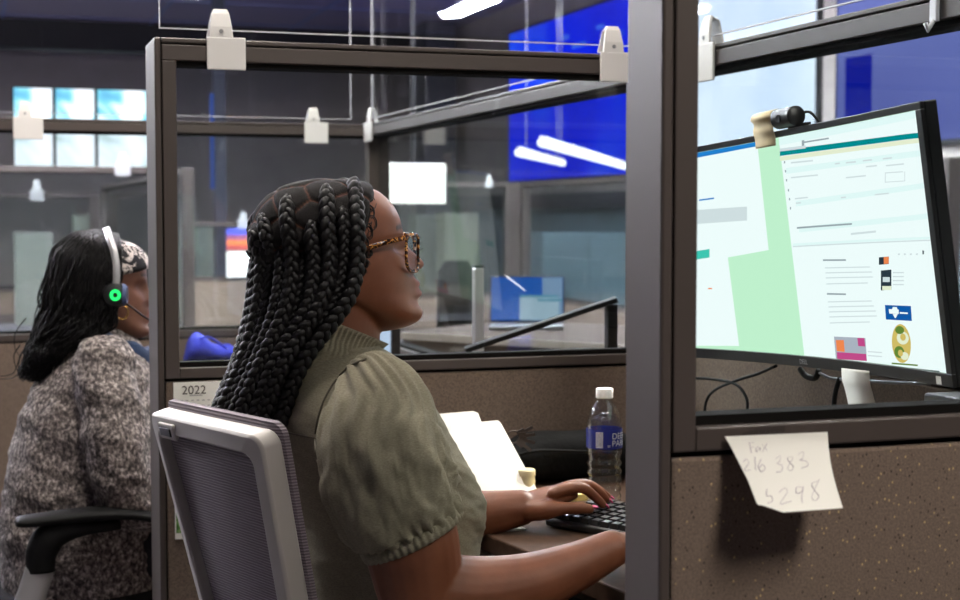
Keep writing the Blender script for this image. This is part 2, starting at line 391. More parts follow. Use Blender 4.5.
for s in strokes:
    for seg in s.split(':', 1)[1].split('|'):
        pp = eval('[' + seg + ']')
        if len(pp) < 2: continue
        sp = crom([(a, b, 0) for a, b in pp], 8 * len(pp)) if len(pp) > 2 else np.array([(a, b, 0) for a, b in pp])
        hw.tube([note_pt(a, b) + Vector((0, -.0006, 0)) for a, b, _ in sp], .00038, 5, flat=.0002)
hw.build('handwriting', M['ink'], t)
M['tape'] = pane('clear_tape', (.78, .78, .8, 1), 1.5, .25)
MB().add([P(x, y, Y=NY - .0035) for x, y in ((743, 433), (743, 440), (785, 441), (785, 423), (769, 424))], [(0, 1, 2, 3, 4)]).build('tape_strip', M['tape'], t)

# ------------------------------------------------------------ wall calendar on the rear partition
def text_mesh(txt, size, T, name, mat, parent, align='CENTER', extrude=.0003, shear=0):
    cu = bpy.data.curves.new(name, 'FONT'); cu.body = txt; cu.size = size; cu.align_x = align; cu.extrude = extrude; cu.shear = shear
    ob = bpy.data.objects.new('tmp', cu); COL.objects.link(ob)
    me = bpy.data.meshes.new_from_object(ob.evaluated_get(bpy.context.evaluated_depsgraph_get())); bpy.data.objects.remove(ob)
    me.transform(T); me.name = name
    return link_mesh(name, me, mat, parent)
def facing(p, right, up): # matrix: text x -> right, y -> up, z -> towards the reader
    r = Vector(right).normalized(); u = Vector(up).normalized(); n = r.cross(u)
    return Matrix(((r.x, u.x, n.x, p[0]), (r.y, u.y, n.y, p[1]), (r.z, u.z, n.z, p[2]), (0, 0, 0, 1)))
yc = RY - .0015
a = P(173.5, 383, Y=yc); b = P(228, 536, Y=yc)
t = thing('wall_calendar', (a.x, yc, b.z), 'white 2022 wall calendar with a green picture pinned behind the chair', 'calendar')
MB().box(a.x, b.x, yc, RY + .0045, b.z, a.z).build('page', M['paper'], t)
c = P(194, 394, Y=yc); text_mesh('2022', .0235, facing((c.x, yc - .0008, c.z), (1, 0, 0), (0, 0, 1)), 'year_print', M['dark_ink'], t)
gm = MB(); M['pale_print'] = Mat('pale_print', srgb(190, 186, 184), .8).m
for r in range(6):
    for k in range(7):
        x = a.x + .012 + k * .0105; z = a.z - .036 - r * .0105; gm.box(x, x + .005, yc - .0008, yc, z, z + .0022)
gm.box(a.x + .03, a.x + .055, yc - .0008, yc, a.z - .0265, a.z - .024); gm.build('date_grid', M['pale_print'], t)
gp = Mat('leaf_picture', srgb(70, 120, 50), .6); nz = gp.n('ShaderNodeTexNoise', Scale=70, Detail=4); gp.l(gp.coord(), nz.inputs['Vector'])
gp.color(gp.ramp(nz.outputs['Fac'], [(.35, srgb(30, 60, 25)), (.5, srgb(86, 140, 60)), (.65, srgb(190, 205, 150))]))
p0 = P(176, 500, Y=yc); p1 = P(222, 530, Y=yc)
MB().box(p0.x, p1.x, yc - .001, yc, p1.z, p0.z).build('picture', gp.m, t)

# ------------------------------------------------------------ desk
DZ = .72
def worktop(label, poly, z=DZ, th=.03):
    t = thing('desk', (poly[0][0], poly[0][1], 0), label, 'desk', 'cubicle desks')
    tp = MB(); n = len(poly)
    tp.add([(x, y, z) for x, y in poly] + [(x, y, z - th) for x, y in poly], [tuple(range(n)), tuple(range(2 * n - 1, n - 1, -1))] + [(i, i + n, (i + 1) % n + n, (i + 1) % n) for i in range(n)])
    tp.build('desktop', M['desk_top'], t, bevel=.003, fix=True)
    return t
e0 = P(478, 531, Z=DZ); e1 = P(560, 565, Z=DZ)
dr = (e1 - e0).normalized(); e2 = e0 + dr * ((NY + .1 - e0.y) / dr.y)
desk = worktop('brown laminate desk in front of the braided woman', [(e0.x, e0.y), (e2.x, e2.y), (BX - .006, NY + .1), (BX - .006, RY - .006), (e0.x - .02, RY - .006)])
for x, y in ((1.3, 1.5), (1.3, 2.8), (.85, 2.75), (e2.x + .06, 1.5)):
    MB().box(x - .02, x + .02, y - .02, y + .02, 0, DZ - .03).build('leg', M['grey_metal'], desk, bevel=.003)
desk2 = worktop('brown desk in front of the woman in the tweed sweater', [(.64, 3.1), (BX - .006, 3.1), (BX - .006, 5.4), (.64, 5.4)])
for x, y in ((.70, 3.15), (1.3, 3.15), (.70, 5.3), (1.3, 5.3)):
    MB().box(x - .02, x + .02, y - .02, y + .02, 0, DZ - .03).build('leg', M['grey_metal'], desk2, bevel=.003)

# ------------------------------------------------------------ ultrawide curved monitor
MP = (1.2094733, 2.04727484, 1.19708208, -.03307604, -.04199101, -.12735191, 3.56227368); MW, MH = .82, .372
MR = Matrix.Rotation(MP[3], 3, 'Z') @ Matrix.Rotation(MP[4], 3, 'X') @ Matrix.Rotation(MP[5], 3, 'Y'); MC = Vector(MP[:3])
def mon(u, v, d=0): # u -1..1 from the near end to the far end, v -1..1 upward, d towards the viewer
    R = MP[6]; a = u * MW / R / 2
    return MC + MR @ Vector((-R * (1 - math.cos(a)) - d * math.cos(a), (R - 0) * math.sin(a) - d * math.sin(a) * 1, v * MH / 2))
def mon_uv(px, py):
    u = v = 0.0
    def pr(u, v):
        d = mon(u, v, -.0005) - Vector((0, 0, CAM_H)); z = d.dot(fwv); return 480 + F * d.dot(rtv) / z, 300 - F * d.dot(upv) / z
    for _ in range(12):
        x, y = pr(u, v); xu, yu = pr(u + 1e-3, v); xv, yv = pr(u, v + 1e-3)
        a, b, c, d = (xu - x) * 1e3, (xv - x) * 1e3, (yu - y) * 1e3, (yv - y) * 1e3; D = a * d - b * c
        u += ((px - x) * d - b * (py - y)) / D; v += (a * (py - y) - c * (px - x)) / D
    return u, v
t = thing('monitor', (MC.x, MC.y, MC.z), 'large curved ultrawide monitor showing white browser windows', 'monitor')
def curved(mb, u0, u1, v0, v1, d0, d1, n=24, mi=0):
    rings = [[mon(u, v0, d0), mon(u, v1, d0), mon(u, v1, d1), mon(u, v0, d1)] for u in np.linspace(u0, u1, n)]
    mb.loft(rings, mi); return mb
bz = MB(); bu = .962; bvt = .945; bvb = -.905
curved(bz, -1, 1, bvt, 1, -.004, .002); curved(bz, -1, 1, -1, bvb, -.004, .002); curved(bz, -1, -bu, bvb, bvt, -.004, .002, 4); curved(bz, bu, 1, bvb, bvt, -.004, .002, 4)
bz.build('bezel', M['black_plastic'], t, bevel=.001, fix=True)
hs = curved(MB(), -1, 1, -1, 1, -.022, -.0045); curved(hs, -.55, .55, -.6, .6, -.06, -.022); hs.build('rear_shell', M['black_plastic'], t, bevel=.002, fix=True)
# screen with its windows
SL = 1.27
def S(name, r, g, b, k=1.0): return emit('screen_' + name, srgb(r, g, b), SL * k)
smats = [S('green', 190, 232, 198), S('white', 236, 244, 243), S('blue', 30, 122, 196), S('teal', 0, 132, 138), S('grey', 205, 214, 216), S('text', 150, 160, 165), S('beige', 225, 228, 200), S('chrome', 222, 240, 238),
         S('dark', 40, 52, 62), S('navy', 12, 84, 158), S('gold', 206, 180, 96), S('leaf', 96, 128, 50), S('orange', 236, 130, 76), S('pink', 190, 70, 130), S('photo_grey', 168, 172, 184), S('mint', 60, 190, 170)]
scr = MB(); curved(scr, -bu, bu, bvb, bvt, -.003, -.001, 40, 0)
lay = [0]
def ui(quad, mi, n=8, lev=1):
    d = -.001 + .00022 * lev
    (a, b, c, e) = [mon_uv(*q) for q in quad] # tl tr br bl
    lo, hi = [], []
    for i in range(n + 1):
        s_ = i / n
        clampu = lambda u: max(-bu + .001, min(bu - .001, u)); clampv = lambda v: max(bvb + .002, min(bvt - .002, v))
        tu, tv = a[0] + (b[0] - a[0]) * s_, a[1] + (b[1] - a[1]) * s_; bu_, bv_ = e[0] + (c[0] - e[0]) * s_, e[1] + (c[1] - e[1]) * s_
        hi.append(mon(clampu(tu), clampv(tv), d)); lo.append(mon(clampu(bu_), clampv(bv_), d))
    scr.add(hi + lo, [(i, i + 1, n + 2 + i, n + 1 + i) for i in range(n)], mi)
def band(x0, y0, x1, y1, th, mi, lev=2): ui([(x0, y0), (x1, y1), (x1, y1 + th), (x0, y0 + th)], mi, 8, lev)
ui([(672, 150), (756.5, 138), (768.5, 250), (670, 268)], 1); ui([(672, 262), (727, 252), (739, 346), (672, 346)], 1)        # left window
band(672, 156.5, 755.5, 140.5, 6, 2); band(690, 210.5, 747, 206.5, 14, 4); band(699, 199.5, 714, 197.5, 1.5, 2); band(690, 252, 709.5, 249, 8.5, 15); band(708, 288, 712, 288, 1.2, 12)
ui([(778, 134), (929, 104), (955, 380), (805, 362)], 1)                                                                 # right window
band(779, 134.5, 929, 104.5, 11, 7); band(780, 150.5, 929, 131, 5.5, 3, 3); band(780, 156.5, 929, 136.8, 4.5, 6); band(780, 148.5, 806, 145.3, 3, 4, 4)
band(804, 141.5, 829, 137.5, 1.6, 5, 4); band(802, 140.5, 804.5, 140, 6, 5, 4)
for x0, y0, x1, y1, th in ((786, 168, 929, 149, 6), (796, 201, 931, 182, 5.5), (799, 227, 933, 213, 5.5)): band(x0, y0, x1, y1, th, 7, 2)
for x0, y0, x1, th in ((791, 162, 813, 1.6), (835, 163, 840, 1.5), (846, 162, 856, 1.5), (863, 160, 872, 1.5), (883, 158, 892, 1.5), (846, 177, 866, 1.4), (866, 166, 877, 1.4), (886, 165, 904, 1.4), (791, 177, 818, 1.4), (795, 198, 808, 1.4), (841, 197, 846, 1.4), (875, 194, 889, 1.4), (796, 202.5, 801, 1.4), (851, 233, 876, 2)):
    band(x0, y0, x1, y0 - (x1 - x0) * .1, th, 4, 3)
band(797, 227, 852, 223, 1.8, 5, 3); band(885, 172.5, 903, 171.2, 1, 4, 3); band(885, 181.8, 905, 180.5, .8, 4, 3); band(885, 173, 885.8, 173, 9.5, 4, 3); band(904.5, 171.5, 905.2, 171.5, 9.5, 4, 3)
for x, y in ((784, 161), (785, 170), (786, 179), (788, 189), (789, 198), (790, 207)): band(x, y, x + 1.2, y, 2.4, 5, 3)
band(793, 246, 934, 239.5, 1.2, 4, 3); band(793, 243.5, 934, 236.5, 2.5, 7, 3)
for x in (898, 904, 910, 916): band(x, 253.5, x + 2, 253.3, 1.6, 4, 3)
band(922.5, 250.5, 924, 250.4, 3.8, 8, 3)
band(823, 259.3, 846, 259.2, 1.7, 5, 3); band(827, 293, 846, 293.4, 1.7, 5, 3)
for y, x1 in ((268, 870), (273, 872), (278, 873), (284, 868), (302, 872), (307, 874), (312, 876), (317, 877), (323, 870)): band(825 + (y - 268) * .09, y - .6, x1, y - 1.6, 1.1, 4, 3)
band(879, 257.3, 889, 256.5, 7.5, 8, 3); band(884, 257, 889, 256.6, 7, 12, 4); band(881, 270.5, 891.5, 269.5, 20, 8, 3); band(883, 277, 890, 277, 5, 4, 4); band(882.5, 286, 891.5, 286, 4, 6, 4)
for y in (272, 276, 280, 284): band(893, y, 904, y, 1.2, 4, 3)
ui([(885, 305), (911, 306), (912, 321), (886, 319.5)], 9, 8, 3)
for q in ([(889, 309), (899, 309.5), (899, 314), (889.5, 313.5)], [(900, 312), (908, 312.5), (908, 314), (900, 313.6)], [(893, 307), (897, 307), (898, 310), (892, 310)], [(893, 314), (898, 314), (896, 318), (895, 318)]): ui(q, 1, 2, 4)
def disc(cx, cy, rx, ry, mi, lev):
    cv = [mon(*mon_uv(cx + rx * math.cos(a) - .12 * ry * math.sin(a) * -1 * .5, cy + ry * math.sin(a)), -.001 + .00022 * lev) for a in np.linspace(0, 2 * math.pi, 25)[:-1]]
    scr.add(cv, [tuple(range(24))], mi)
disc(901.5, 343.5, 9.5, 19.5, 10, 3); disc(903, 338, 6, 6.5, 6, 4); disc(899.5, 352, 5, 6, 11, 4); disc(905, 356, 4, 4, 6, 5); disc(900, 330, 4.5, 4, 11, 5); disc(901, 353, 2.5, 3.4, 10, 6); disc(903.5, 337, 2.8, 3.6, 10, 6)
ui([(834, 336.5), (865.5, 338), (867, 361), (836, 359)], 14, 8, 3); ui([(837, 352), (866.5, 354), (867, 361), (837.5, 359)], 13, 8, 4); ui([(857.5, 338), (864.5, 338), (865.5, 346.5), (858.5, 346)], 13, 4, 4); ui([(836, 340), (844, 340), (845, 352), (837, 351)], 12, 4, 4)
band(868, 351, 882, 352, 1.1, 4, 3); band(868, 355, 882, 356, 1.1, 4, 3); band(892, 362.5, 918, 364.5, 1.6, 11, 4)
ui([(672, 354.5), (760, 356.8), (760, 360.3), (672, 358)], 8, 6, 4); ui([(760, 356.8), (940, 371), (940, 376), (760, 360.3)], 8, 12, 4)  # task bar
for i in range(6): band(697 + i * 4, 354.9 + i * .08, 699.5 + i * 4, 355, 2.2, (2, 12, 4, 15, 13, 2)[i], 6)
scr.build('screen', smats, t)
# badge and inventory sticker on the chin
M['badge'] = Mat('badge_silver', srgb(165, 165, 170), .4, .5).m
ub, vb = mon_uv(806, 368.5); c = mon(ub, -.953, .0025); r_ = (mon(ub - .02, -.95, .0025) - mon(ub + .02, -.95, .0025)); u_ = mon(ub, -.94, .0025) - mon(ub, -.96, .0025)
text_mesh('DELL', .011, facing(c - u_.normalized() * .004, r_, u_), 'badge', M['badge'], t)
us, vs_ = mon_uv(941, 382); MB().add([mon(us + a, b, .0025) for a, b in ((.017, -.99), (-.017, -.99), (-.017, -.93), (.017, -.93))], [(0, 1, 2, 3)]).build('sticker', M['paper'], t)
# arm that holds it on the side partition, behind the screen
MB().box(1.365, 1.379, 1.96, 2.08, 1.08, 1.24).tube([(1.372, 2.02, 1.16), (1.31, 2.03, 1.17), (1.27, 2.045, 1.19)], .022, 12).build('wall_arm', M['black_plastic'], t, fix=True)

# webcam on the top edge, with a folded cream note over it
uw, vw = mon_uv(789, 126); c = mon(uw, 1, 0)
t = thing('webcam', c, 'small black webcam on the top edge of the ultrawide monitor', 'webcam')
fwd = (mon(uw, 0, 1) - mon(uw, 0, 0)).normalized(); upm = (mon(uw, 1, 0) - mon(uw, 0, 0)).normalized(); sd = (mon(uw - .05, 1, 0) - mon(uw, 1, 0)).normalized()
cc = c + upm * .017
MB().tube([cc - sd * .030, cc - sd * .027, cc + sd * .027, cc + sd * .030], [.011, .0155, .0155, .011], 20).build('camera_body', M['black_plastic'], t, smooth=.6)
MB().tube([cc + fwd * .014, cc + fwd * .017], .006, 14).build('lens', M['black_rubber'], t)
MB().box(-.015, .015, -.004, .02, -.003, .004, M=Matrix.Translation(c - fwd * .01 + upm * .002) @ facing((0, 0, 0), sd, -fwd)).build('mount', M['black_plastic'], t, fix=True)
MB().tube(crom([cc - fwd * .01 + sd * .01, cc - fwd * .018 + sd * .028 + upm * .004, cc - fwd * .02 + sd * .045 - upm * .004, cc - fwd * .03 + sd * .055 - upm * .03], 14), .0022, 6).build('cable', M['black_rubber'], t, smooth=True)
ua, va = mon_uv(766, 120); ct = mon(ua, 1, 0)
w = .068
t0 = thing('sticky_note', ct, 'cream sticky note folded over the top edge of the monitor', 'sticky note')
pts = [ct + fwd * .006 - upm * .022, ct + fwd * .005 - upm * .008, ct + fwd * .007 + upm * .004, ct + fwd * .004 + upm * .016, ct + fwd * .009 + upm * .024, ct + fwd * .004 + upm * .031, ct - fwd * .006 + upm * .034]
MB().ribbon(crom(pts, 24), sd, w, .0006).build('folded_sheet', M['cream_paper'], t0, smooth=True)
ub_, _ = mon_uv(858, 371); cb = mon(ub_, -1, 0)
t0 = thing('sticky_note', cb, 'cream sticky note hanging below the lower edge of the monitor', 'sticky note')
MB().ribbon(crom([cb + fwd * .004 + upm * .006, cb + fwd * .005 - upm * .012, cb + fwd * .002 - upm * .03, cb - fwd * .003 - upm * .075], 18), sd, .078, .0006).build('hanging_sheet', M['paper'], t0, smooth=True)

# loose cables under the monitor
def cable(label, pts, r=.0028, cat='cable', mat='black_rubber'):
    o = MB().tube(crom(pts, 60), r, 8).build('cable', M[mat], base=pts[0], smooth=True); return tag(o, label, cat, 'cables under the monitor')
q = lambda x, y, X=1.29: P(x, y, X=X)
cable('black cable looping down behind the left end of the monitor', [q(776, 366, 1.25), q(757, 374), q(735, 381), q(715, 390), q(706, 402), q(704, 425)])
cable('black cable bending in a loop beside the near post', [q(695, 378), q(712, 379), q(735, 384), q(746, 397), q(747, 412), q(742, 440)])
cable('thick black cable knotted under the monitor badge', [q(800, 369, 1.29), q(806, 376, 1.29), q(815, 378), q(819, 370, 1.29)], .005)
cable('grey cable running under the monitor to the hanging note', [q(818, 372), q(830, 378), q(850, 380), q(880, 382), q(930, 384)], .0025, mat='grey_metal')
cable('black cable hanging straight beside the cream hanging note', [q(840, 378), q(836, 390), q(834, 406), q(835, 440)], .004)
c0 = P(935, 392, X=1.33); c1 = P(985, 430, X=1.33)
g_ = thing('dock', (1.33, c1.y, DZ), 'flat grey docking box standing on the desk under the monitor corner', 'docking box')
MB().box(1.31, 1.37, c1.y, c0.y, DZ, c0.z).build('case', M['grey_metal'], g_, bevel=.004)
MB().box(1.309, 1.311, c1.y + .02, c0.y - .01, c0.z - .06, c0.z - .03).build('front_panel', M['black_plastic'], g_)

# ------------------------------------------------------------ keyboard
kx0, kx1, ky0, ky1 = .915, 1.06, 1.88, 2.31
KA = math.radians(-28)
KT = Matrix.Translation((1.083, 2.197, DZ)) @ Matrix.Rotation(-KA, 4, 'Z') @ Matrix.Rotation(math.radians(-4), 4, 'Y')
t = thing('keyboard', (1.083, 2.197, DZ), 'black keyboard on the desk under the hands of the braided woman', 'keyboard')
MB(KT).box(-.075, .075, -.225, .225, .007, .02).build('case', M['black_plastic'], t, bevel=.004, fix=True)
M['key'] = Mat('keycap_black', srgb(30, 30, 33), .35).m
kb = MB(KT)
for r in range(6):
    for k in range(21):
        x = -.066 + r * .0222; y = -.217 + k * .0208
        z = .02; b = .0085
        kb.loft([[(x, y, z), (x + .0185, y, z), (x + .0185, y + .0175, z), (x, y + .0175, z)], [(x + .002, y + .0015, z + b), (x + .0165, y + .0015, z + b), (x + .0165, y + .016, z + b), (x + .002, y + .016, z + b)]])
kb.build('keys', M['key'], t, fix=True)

# ------------------------------------------------------------ water bottle
bc = P(604, 500, Y=2.5); bc.z = DZ
t = thing('water_bottle', bc, 'clear plastic water bottle with a blue label and white cap on the desk', 'bottle')
M['pet'] = pane('clear_bottle_plastic', (.95, .97, .97, 1), 1.8, .07)
M['water'] = pane('bottle_water', (.97, .98, .985, 1), 1.33, .02)
prof = [(.020, 0), (.029, .003), (.0315, .010), (.0318, .022)]
for i in range(4): z = .026 + i * .0155; prof += [(.0288, z), (.0318, z + .005), (.0318, z + .008), (.0288, z + .013)]
prof += [(.0295, .092), (.0318, .098), (.0322, .106), (.0322, .143), (.0325, .148), (.031, .158), (.027, .172), (.021, .184), (.0145, .192), (.0135, .195), (.0135, .199)]
MB().lathe(prof, bc, 40).build('bottle_body', M['pet'], t, smooth=1.0)
MB().lathe([(max(.001, r - .0012), z + .001) for r, z in prof if z < .17] + [(.001, .1705)], bc, 40).build('water', M['water'], t, smooth=1.0)
MB().lathe([(.0150, .198), (.0156, .199), (.0156, .214), (.0148, .2155), (.001, .2158)], bc, 36).build('cap', M['white_plastic'], t, smooth=.5)
M['label_blue'] = Mat('label_blue', srgb(32, 44, 130), .35).m
lb = MB().lathe([(.0327, .108), (.0329, .110), (.0329, .141), (.0327, .143)], bc, 48, cap=False).build('label', M['label_blue'], t, smooth=True)
M['label_white'] = Mat('label_white', srgb(226, 228, 235), .4).m
def bt(u, z, d=.0333): a = math.atan2(-bc.y, -bc.x) + u / .033; return (bc.x + d * math.cos(a), bc.y + d * math.sin(a), bc.z + z)
bar = MB()
def cyl_patch(m, u0, u1, z0, z1, d=.0333, n=6):
    us = np.linspace(u0, u1, n + 1); m.add([bt(u, z0, d) for u in us] + [bt(u, z1, d) for u in us], [(i, i + 1, n + 2 + i, n + 1 + i) for i in range(n)])
for i in range(9): cyl_patch(bar, -.0145 + i * .0013, -.0138 + i * .0013 , .113, .137, .0334, 1)
cyl_patch(bar, -.0155, -.0150, .111, .139); cyl_patch(bar, -.0030, -.0025, .111, .139); cyl_patch(bar, -.0155, -.0025, .1375, .139); cyl_patch(bar, -.0155, -.0025, .111, .1125)
cyl_patch(bar, .006, .011, .1125, .1132); cyl_patch(bar, .006, .012, .1145, .1152); bar.build('barcode', M['label_white'], lb)
def wrap_text(txt, size, u0, z0):
    ob = text_mesh(txt, size, Matrix.Identity(4), 'brand_print', M['label_white'], lb, 'LEFT', 0)
    co = get_co(ob.data) + np.array(ROOT[lb.name]); co = np.array([bt(u0 + c[0], z0 + c[1], .0334) for c in co]) - np.array(bc); set_co(ob.data, co)
wrap_text('DEER', .0155, .014, .1265); wrap_text('PARK', .0155, .014, .1135)

# ------------------------------------------------------------ papers standing behind her arm, bag, pots, glowing pad
def sheet(name, poly, mat, parent, th=.0015):
    n = (poly[1] - poly[0]).cross(poly[2] - poly[0]).normalized() * th; k = len(poly)
    return MB().add(list(poly) + [p + n for p in poly], [tuple(range(k)), tuple(range(2 * k - 1, k - 1, -1))] + [(i, (i + 1) % k, k + (i + 1) % k, k + i) for i in range(k)]).build(name, mat, parent, fix=True)
def lean(x, y): return P(x, y, Y=2.60 + (497 - y) / 90 * .075)
t = thing('document_folder', P(480, 497, Y=2.62), 'bright white papers propped open behind the arm of the braided woman', 'papers')
sheet('paper_sheet', [lean(*p) for p in ((430, 495), (437, 414), (473, 411), (478, 413), (509, 495))], M['paper'], t)
sheet('paper_sheet', [lean(*p) - Vector((0, .006, 0)) for p in ((440, 497), (450, 424), (497, 420), (500, 423), (536, 489), (520, 497))], M['paper'], t)
M['blue_plastic'] = Mat('blue_plastic', srgb(44, 60, 190), .4).m
sheet('folder_spine', [lean(*p) - Vector((0, .008, 0)) for p in ((470, 496), (509, 496), (509, 500), (470, 500))], M['blue_plastic'], t)
M['backing'] = Mat('folder_backing', srgb(90, 84, 80), .8).m
sheet('prop_board', [Vector((.82, 2.68, .82)), Vector((.90, 2.68, .82)), Vector((.90, 2.76, DZ)), Vector((.82, 2.76, DZ))], M['backing'], t)

M['bag'] = Mat('black_nylon', srgb(11, 11, 12), .85, spec=.2).nbump(60, .5, .004).m
bg = MB(); c0 = P(512, 480, Y=2.78); c1 = P(618, 480, Y=2.78)

rings = []
for i in range(17):
    s = i / 16; x = c0.x - .03 + (c1.x + .1 - c0.x) * s; hgt = .092 * (1 - abs(2 * s - 1) ** 3.5) ** .5 * (1 + .04 * math.sin(s * 9)); dp = .075 * (1 - abs(2 * s - 1) ** 6 * .7)
    rings.append([(x, 2.79 + dp * math.copysign(abs(math.cos(a)) ** .7, math.cos(a)), DZ + .004 + hgt * (.5 + .5 * math.copysign(abs(math.sin(a)) ** .6, math.sin(a)))) for a in np.linspace(0, 2 * math.pi, 25)[:-1]])
t = thing('bag', (c0.x + .1, 2.79, DZ), 'black soft bag lying on the desk behind the water bottle', 'bag')
bg.loft(rings).build('bag_body', M['bag'], t, smooth=True)
MB().tube(crom([(c0.x - .01, 2.735, DZ + .06), (c0.x + .03, 2.712, DZ + .072), (c0.x + .12, 2.71, DZ + .066), (c0.x + .2, 2.712, DZ + .06)], 24), .003, 8).build('zipper', M['black_rubber'], t, smooth=True)
# bunch of dark keys hanging at the bag
kc = P(513, 437, Y=2.69); t = thing('key_bunch', kc, 'small bunch of dark keys on top of the black bag', 'keys')
M['dark_metal'] = Mat('dark_metal', srgb(70, 62, 58), .35, .8).m
MB().tube([kc + Vector((.012 * math.cos(a), 0, .012 * math.sin(a))) for a in np.linspace(0, 6.1, 20)], .0014, 6).build('key_ring', M['dark_metal'], t, smooth=True)
for k, a in enumerate((-.5, -.1, .35, .8)):
    d = Vector((math.cos(a), -.1 * k, -math.sin(a) * .8)).normalized(); p = kc + d * .012; sdv = Vector((-d.z, 0, d.x)).normalized()
    MB().ribbon([p, p + d * .014], sdv, .014, .002).ribbon([p + d * .014, p + d * .032], sdv, .006, .002).build('key', M['dark_metal'], t)
jc = P(526, 490, Y=2.62); jc.z = DZ
t = thing('pot', jc, 'small cream jar beside the propped papers', 'jar')
M['cream_plastic'] = Mat('cream_plastic', srgb(196, 184, 150), .5).m
MB().lathe([(.012, 0), (.0165, .004), (.0175, .03), (.016, .042)], jc, 24).build('jar_body', M['cream_plastic'], t, smooth=.7)
MB().lathe([(.0178, .042), (.0178, .052), (.016, .054), (.001, .0545)], jc, 24).build('lid', M['cream_plastic'], t, smooth=.6)
M['yellow_pad'] = Mat('yellow_note_paper', srgb(244, 222, 140), .8).m
pc = P(562, 500, Z=DZ); t = thing('note_pad', (pc.x, pc.y, DZ), 'yellow sticky note pad on the desk behind the typing hand', 'note pad')
MB().box(pc.x - .045, pc.x + .045, pc.y - .02, pc.y + .06, DZ, DZ + .012).build('pad_block', M['yellow_pad'], t, bevel=.001)
MB().box(pc.x - .045, pc.x + .045, pc.y - .02, pc.y + .06, DZ + .0122, DZ + .0128).build('top_sheet', M['yellow_pad'], t)
p = P(512, 529, Z=DZ); tag(MB().box(p.x - .02, p.x + .02, p.y - .015, p.y + .02, DZ, DZ + .002).build('paper_scrap', M['paper'], base=(p.x, p.y, DZ)), 'white paper scrap on the desk under the typing arm', 'paper')

# small task lamp on the desk, lighting the papers
lb0 = Vector((1.27, 2.58, DZ)); t = thing('desk_lamp', lb0, 'slim black desk lamp behind the near post lighting the papers', 'lamp')
MB().lathe([(.001, 0), (.06, .001), (.06, .012), (.02, .016), (.001, .016)], lb0, 32).build('lamp_base', M['black_plastic'], t, smooth=.6)
hd_ = lb0 + Vector((-.05, .0, .40))
MB().tube(crom([lb0 + Vector((0, 0, .01)), lb0 + Vector((.01, 0, .2)), lb0 + Vector((.0, 0, .38)), hd_ + Vector((.02, 0, .02))], 20), .008, 10).build('lamp_stem', M['black_plastic'], t, smooth=True)
aim = (Vector((.95, 2.52, .78)) - hd_).normalized()
MB().tube([hd_ - aim * .03, hd_ - aim * .02, hd_ + aim * .035], [.012, .022, .036], 24, cap=True).build('lamp_shade', M['black_plastic'], t, smooth=.7)
MB().tube([hd_ + aim * .0352, hd_ + aim * .036], [.03, .03], 20).build('bulb_lens', emit('lamp_glow', (1, .95, .85, 1), 20), t)
sp = bpy.data.lights.new('desk_lamp_light', 'SPOT'); sp.energy = 9; sp.spot_size = math.radians(75); sp.spot_blend = .6; sp.shadow_soft_size = .02; sp.color = (1, .96, .88)
so = bpy.data.objects.new('desk_lamp_light', sp); COL.objects.link(so); so.parent = t; so.location = hd_ + aim * .045 - lb0; so.rotation_euler = aim.to_track_quat('-Z', 'Y').to_euler()
# ------------------------------------------------------------ the braided woman
PY = 2.18
def skin_mat(name, c0, c1, lip, brow):
    s = Mat(name, c0, .5, spec=.42)
    nz = s.n('ShaderNodeTexNoise', Scale=26, Detail=4); s.l(s.coord(), nz.inputs['Vector'])
    base = s.ramp(nz.outputs['Fac'], [(.3, c1), (.7, c0)])
    for nm, col in (('lip', lip), ('brow', brow)):
        a = s.n('ShaderNodeAttribute'); a.attribute_name = nm
        mx = s.n('ShaderNodeMix', data_type='RGBA'); s.l(a.outputs['Fac'], mx.inputs[0]); s.l(base, mx.inputs[6]); mx.inputs[7].default_value = col; base = mx.outputs[2]
    s.color(base); s.b.inputs['Subsurface Weight'].default_value = .08; s.b.inputs['Subsurface Radius'].default_value = (.01, .004, .002); s.b.inputs['Subsurface Scale'].default_value = .6
    n2 = s.n('ShaderNodeTexNoise', Scale=420, Detail=2); s.l(s.coord(), n2.inputs['Vector']); s.bump(n2.outputs['Fac'], .12, .001)
    return s.m
M['skin'] = skin_mat('skin_deep_brown', srgb(122, 73, 49), srgb(106, 61, 40), srgb(128, 76, 72), srgb(24, 17, 15))
M['skin2'] = skin_mat('skin_brown', srgb(120, 82, 66), srgb(106, 70, 56), srgb(132, 80, 76), srgb(24, 17, 15))
HY = [183, 186, 190, 196, 203, 213, 226, 235, 247, 258, 270, 282, 292, 302, 312, 320, 326, 331]
HF = [335, 360, 374, 383, 390, 396, 400, 400.5, 398, 402, 407, 410, 411, 412, 414, 411, 402, 386]
HB = [318, 300, 287, 276, 268, 261, 256, 254, 255, 258, 264, 272, 284, 316, 340, 352, 362, 374]
HW = [.012, .032, .044, .055, .063, .070, .074, .075, .074, .073, .071, .069, .066, .062, .055, .044, .031, .012]
NOSE = ([226, 235, 242, 250, 257, 262, 266, 270, 273, 276], [0, 3, 7.5, 13, 18, 20.5, 19, 12, 4, 0])
LIPS = ([272, 276, 280, 283.5, 286.5, 288, 291, 294.5, 298, 301, 303], [0, 3, 7.5, 10, 7, 6.6, 10.5, 10.5, 6, 3, 2])
CHIN = ([299, 303, 308, 312, 317, 322, 327, 331], [0, 3.5, 7.5, 8.5, 8, 7, 5, 0])
def tri(tab, y): return float(np.interp(y, tab[0], tab[1], left=0, right=0))
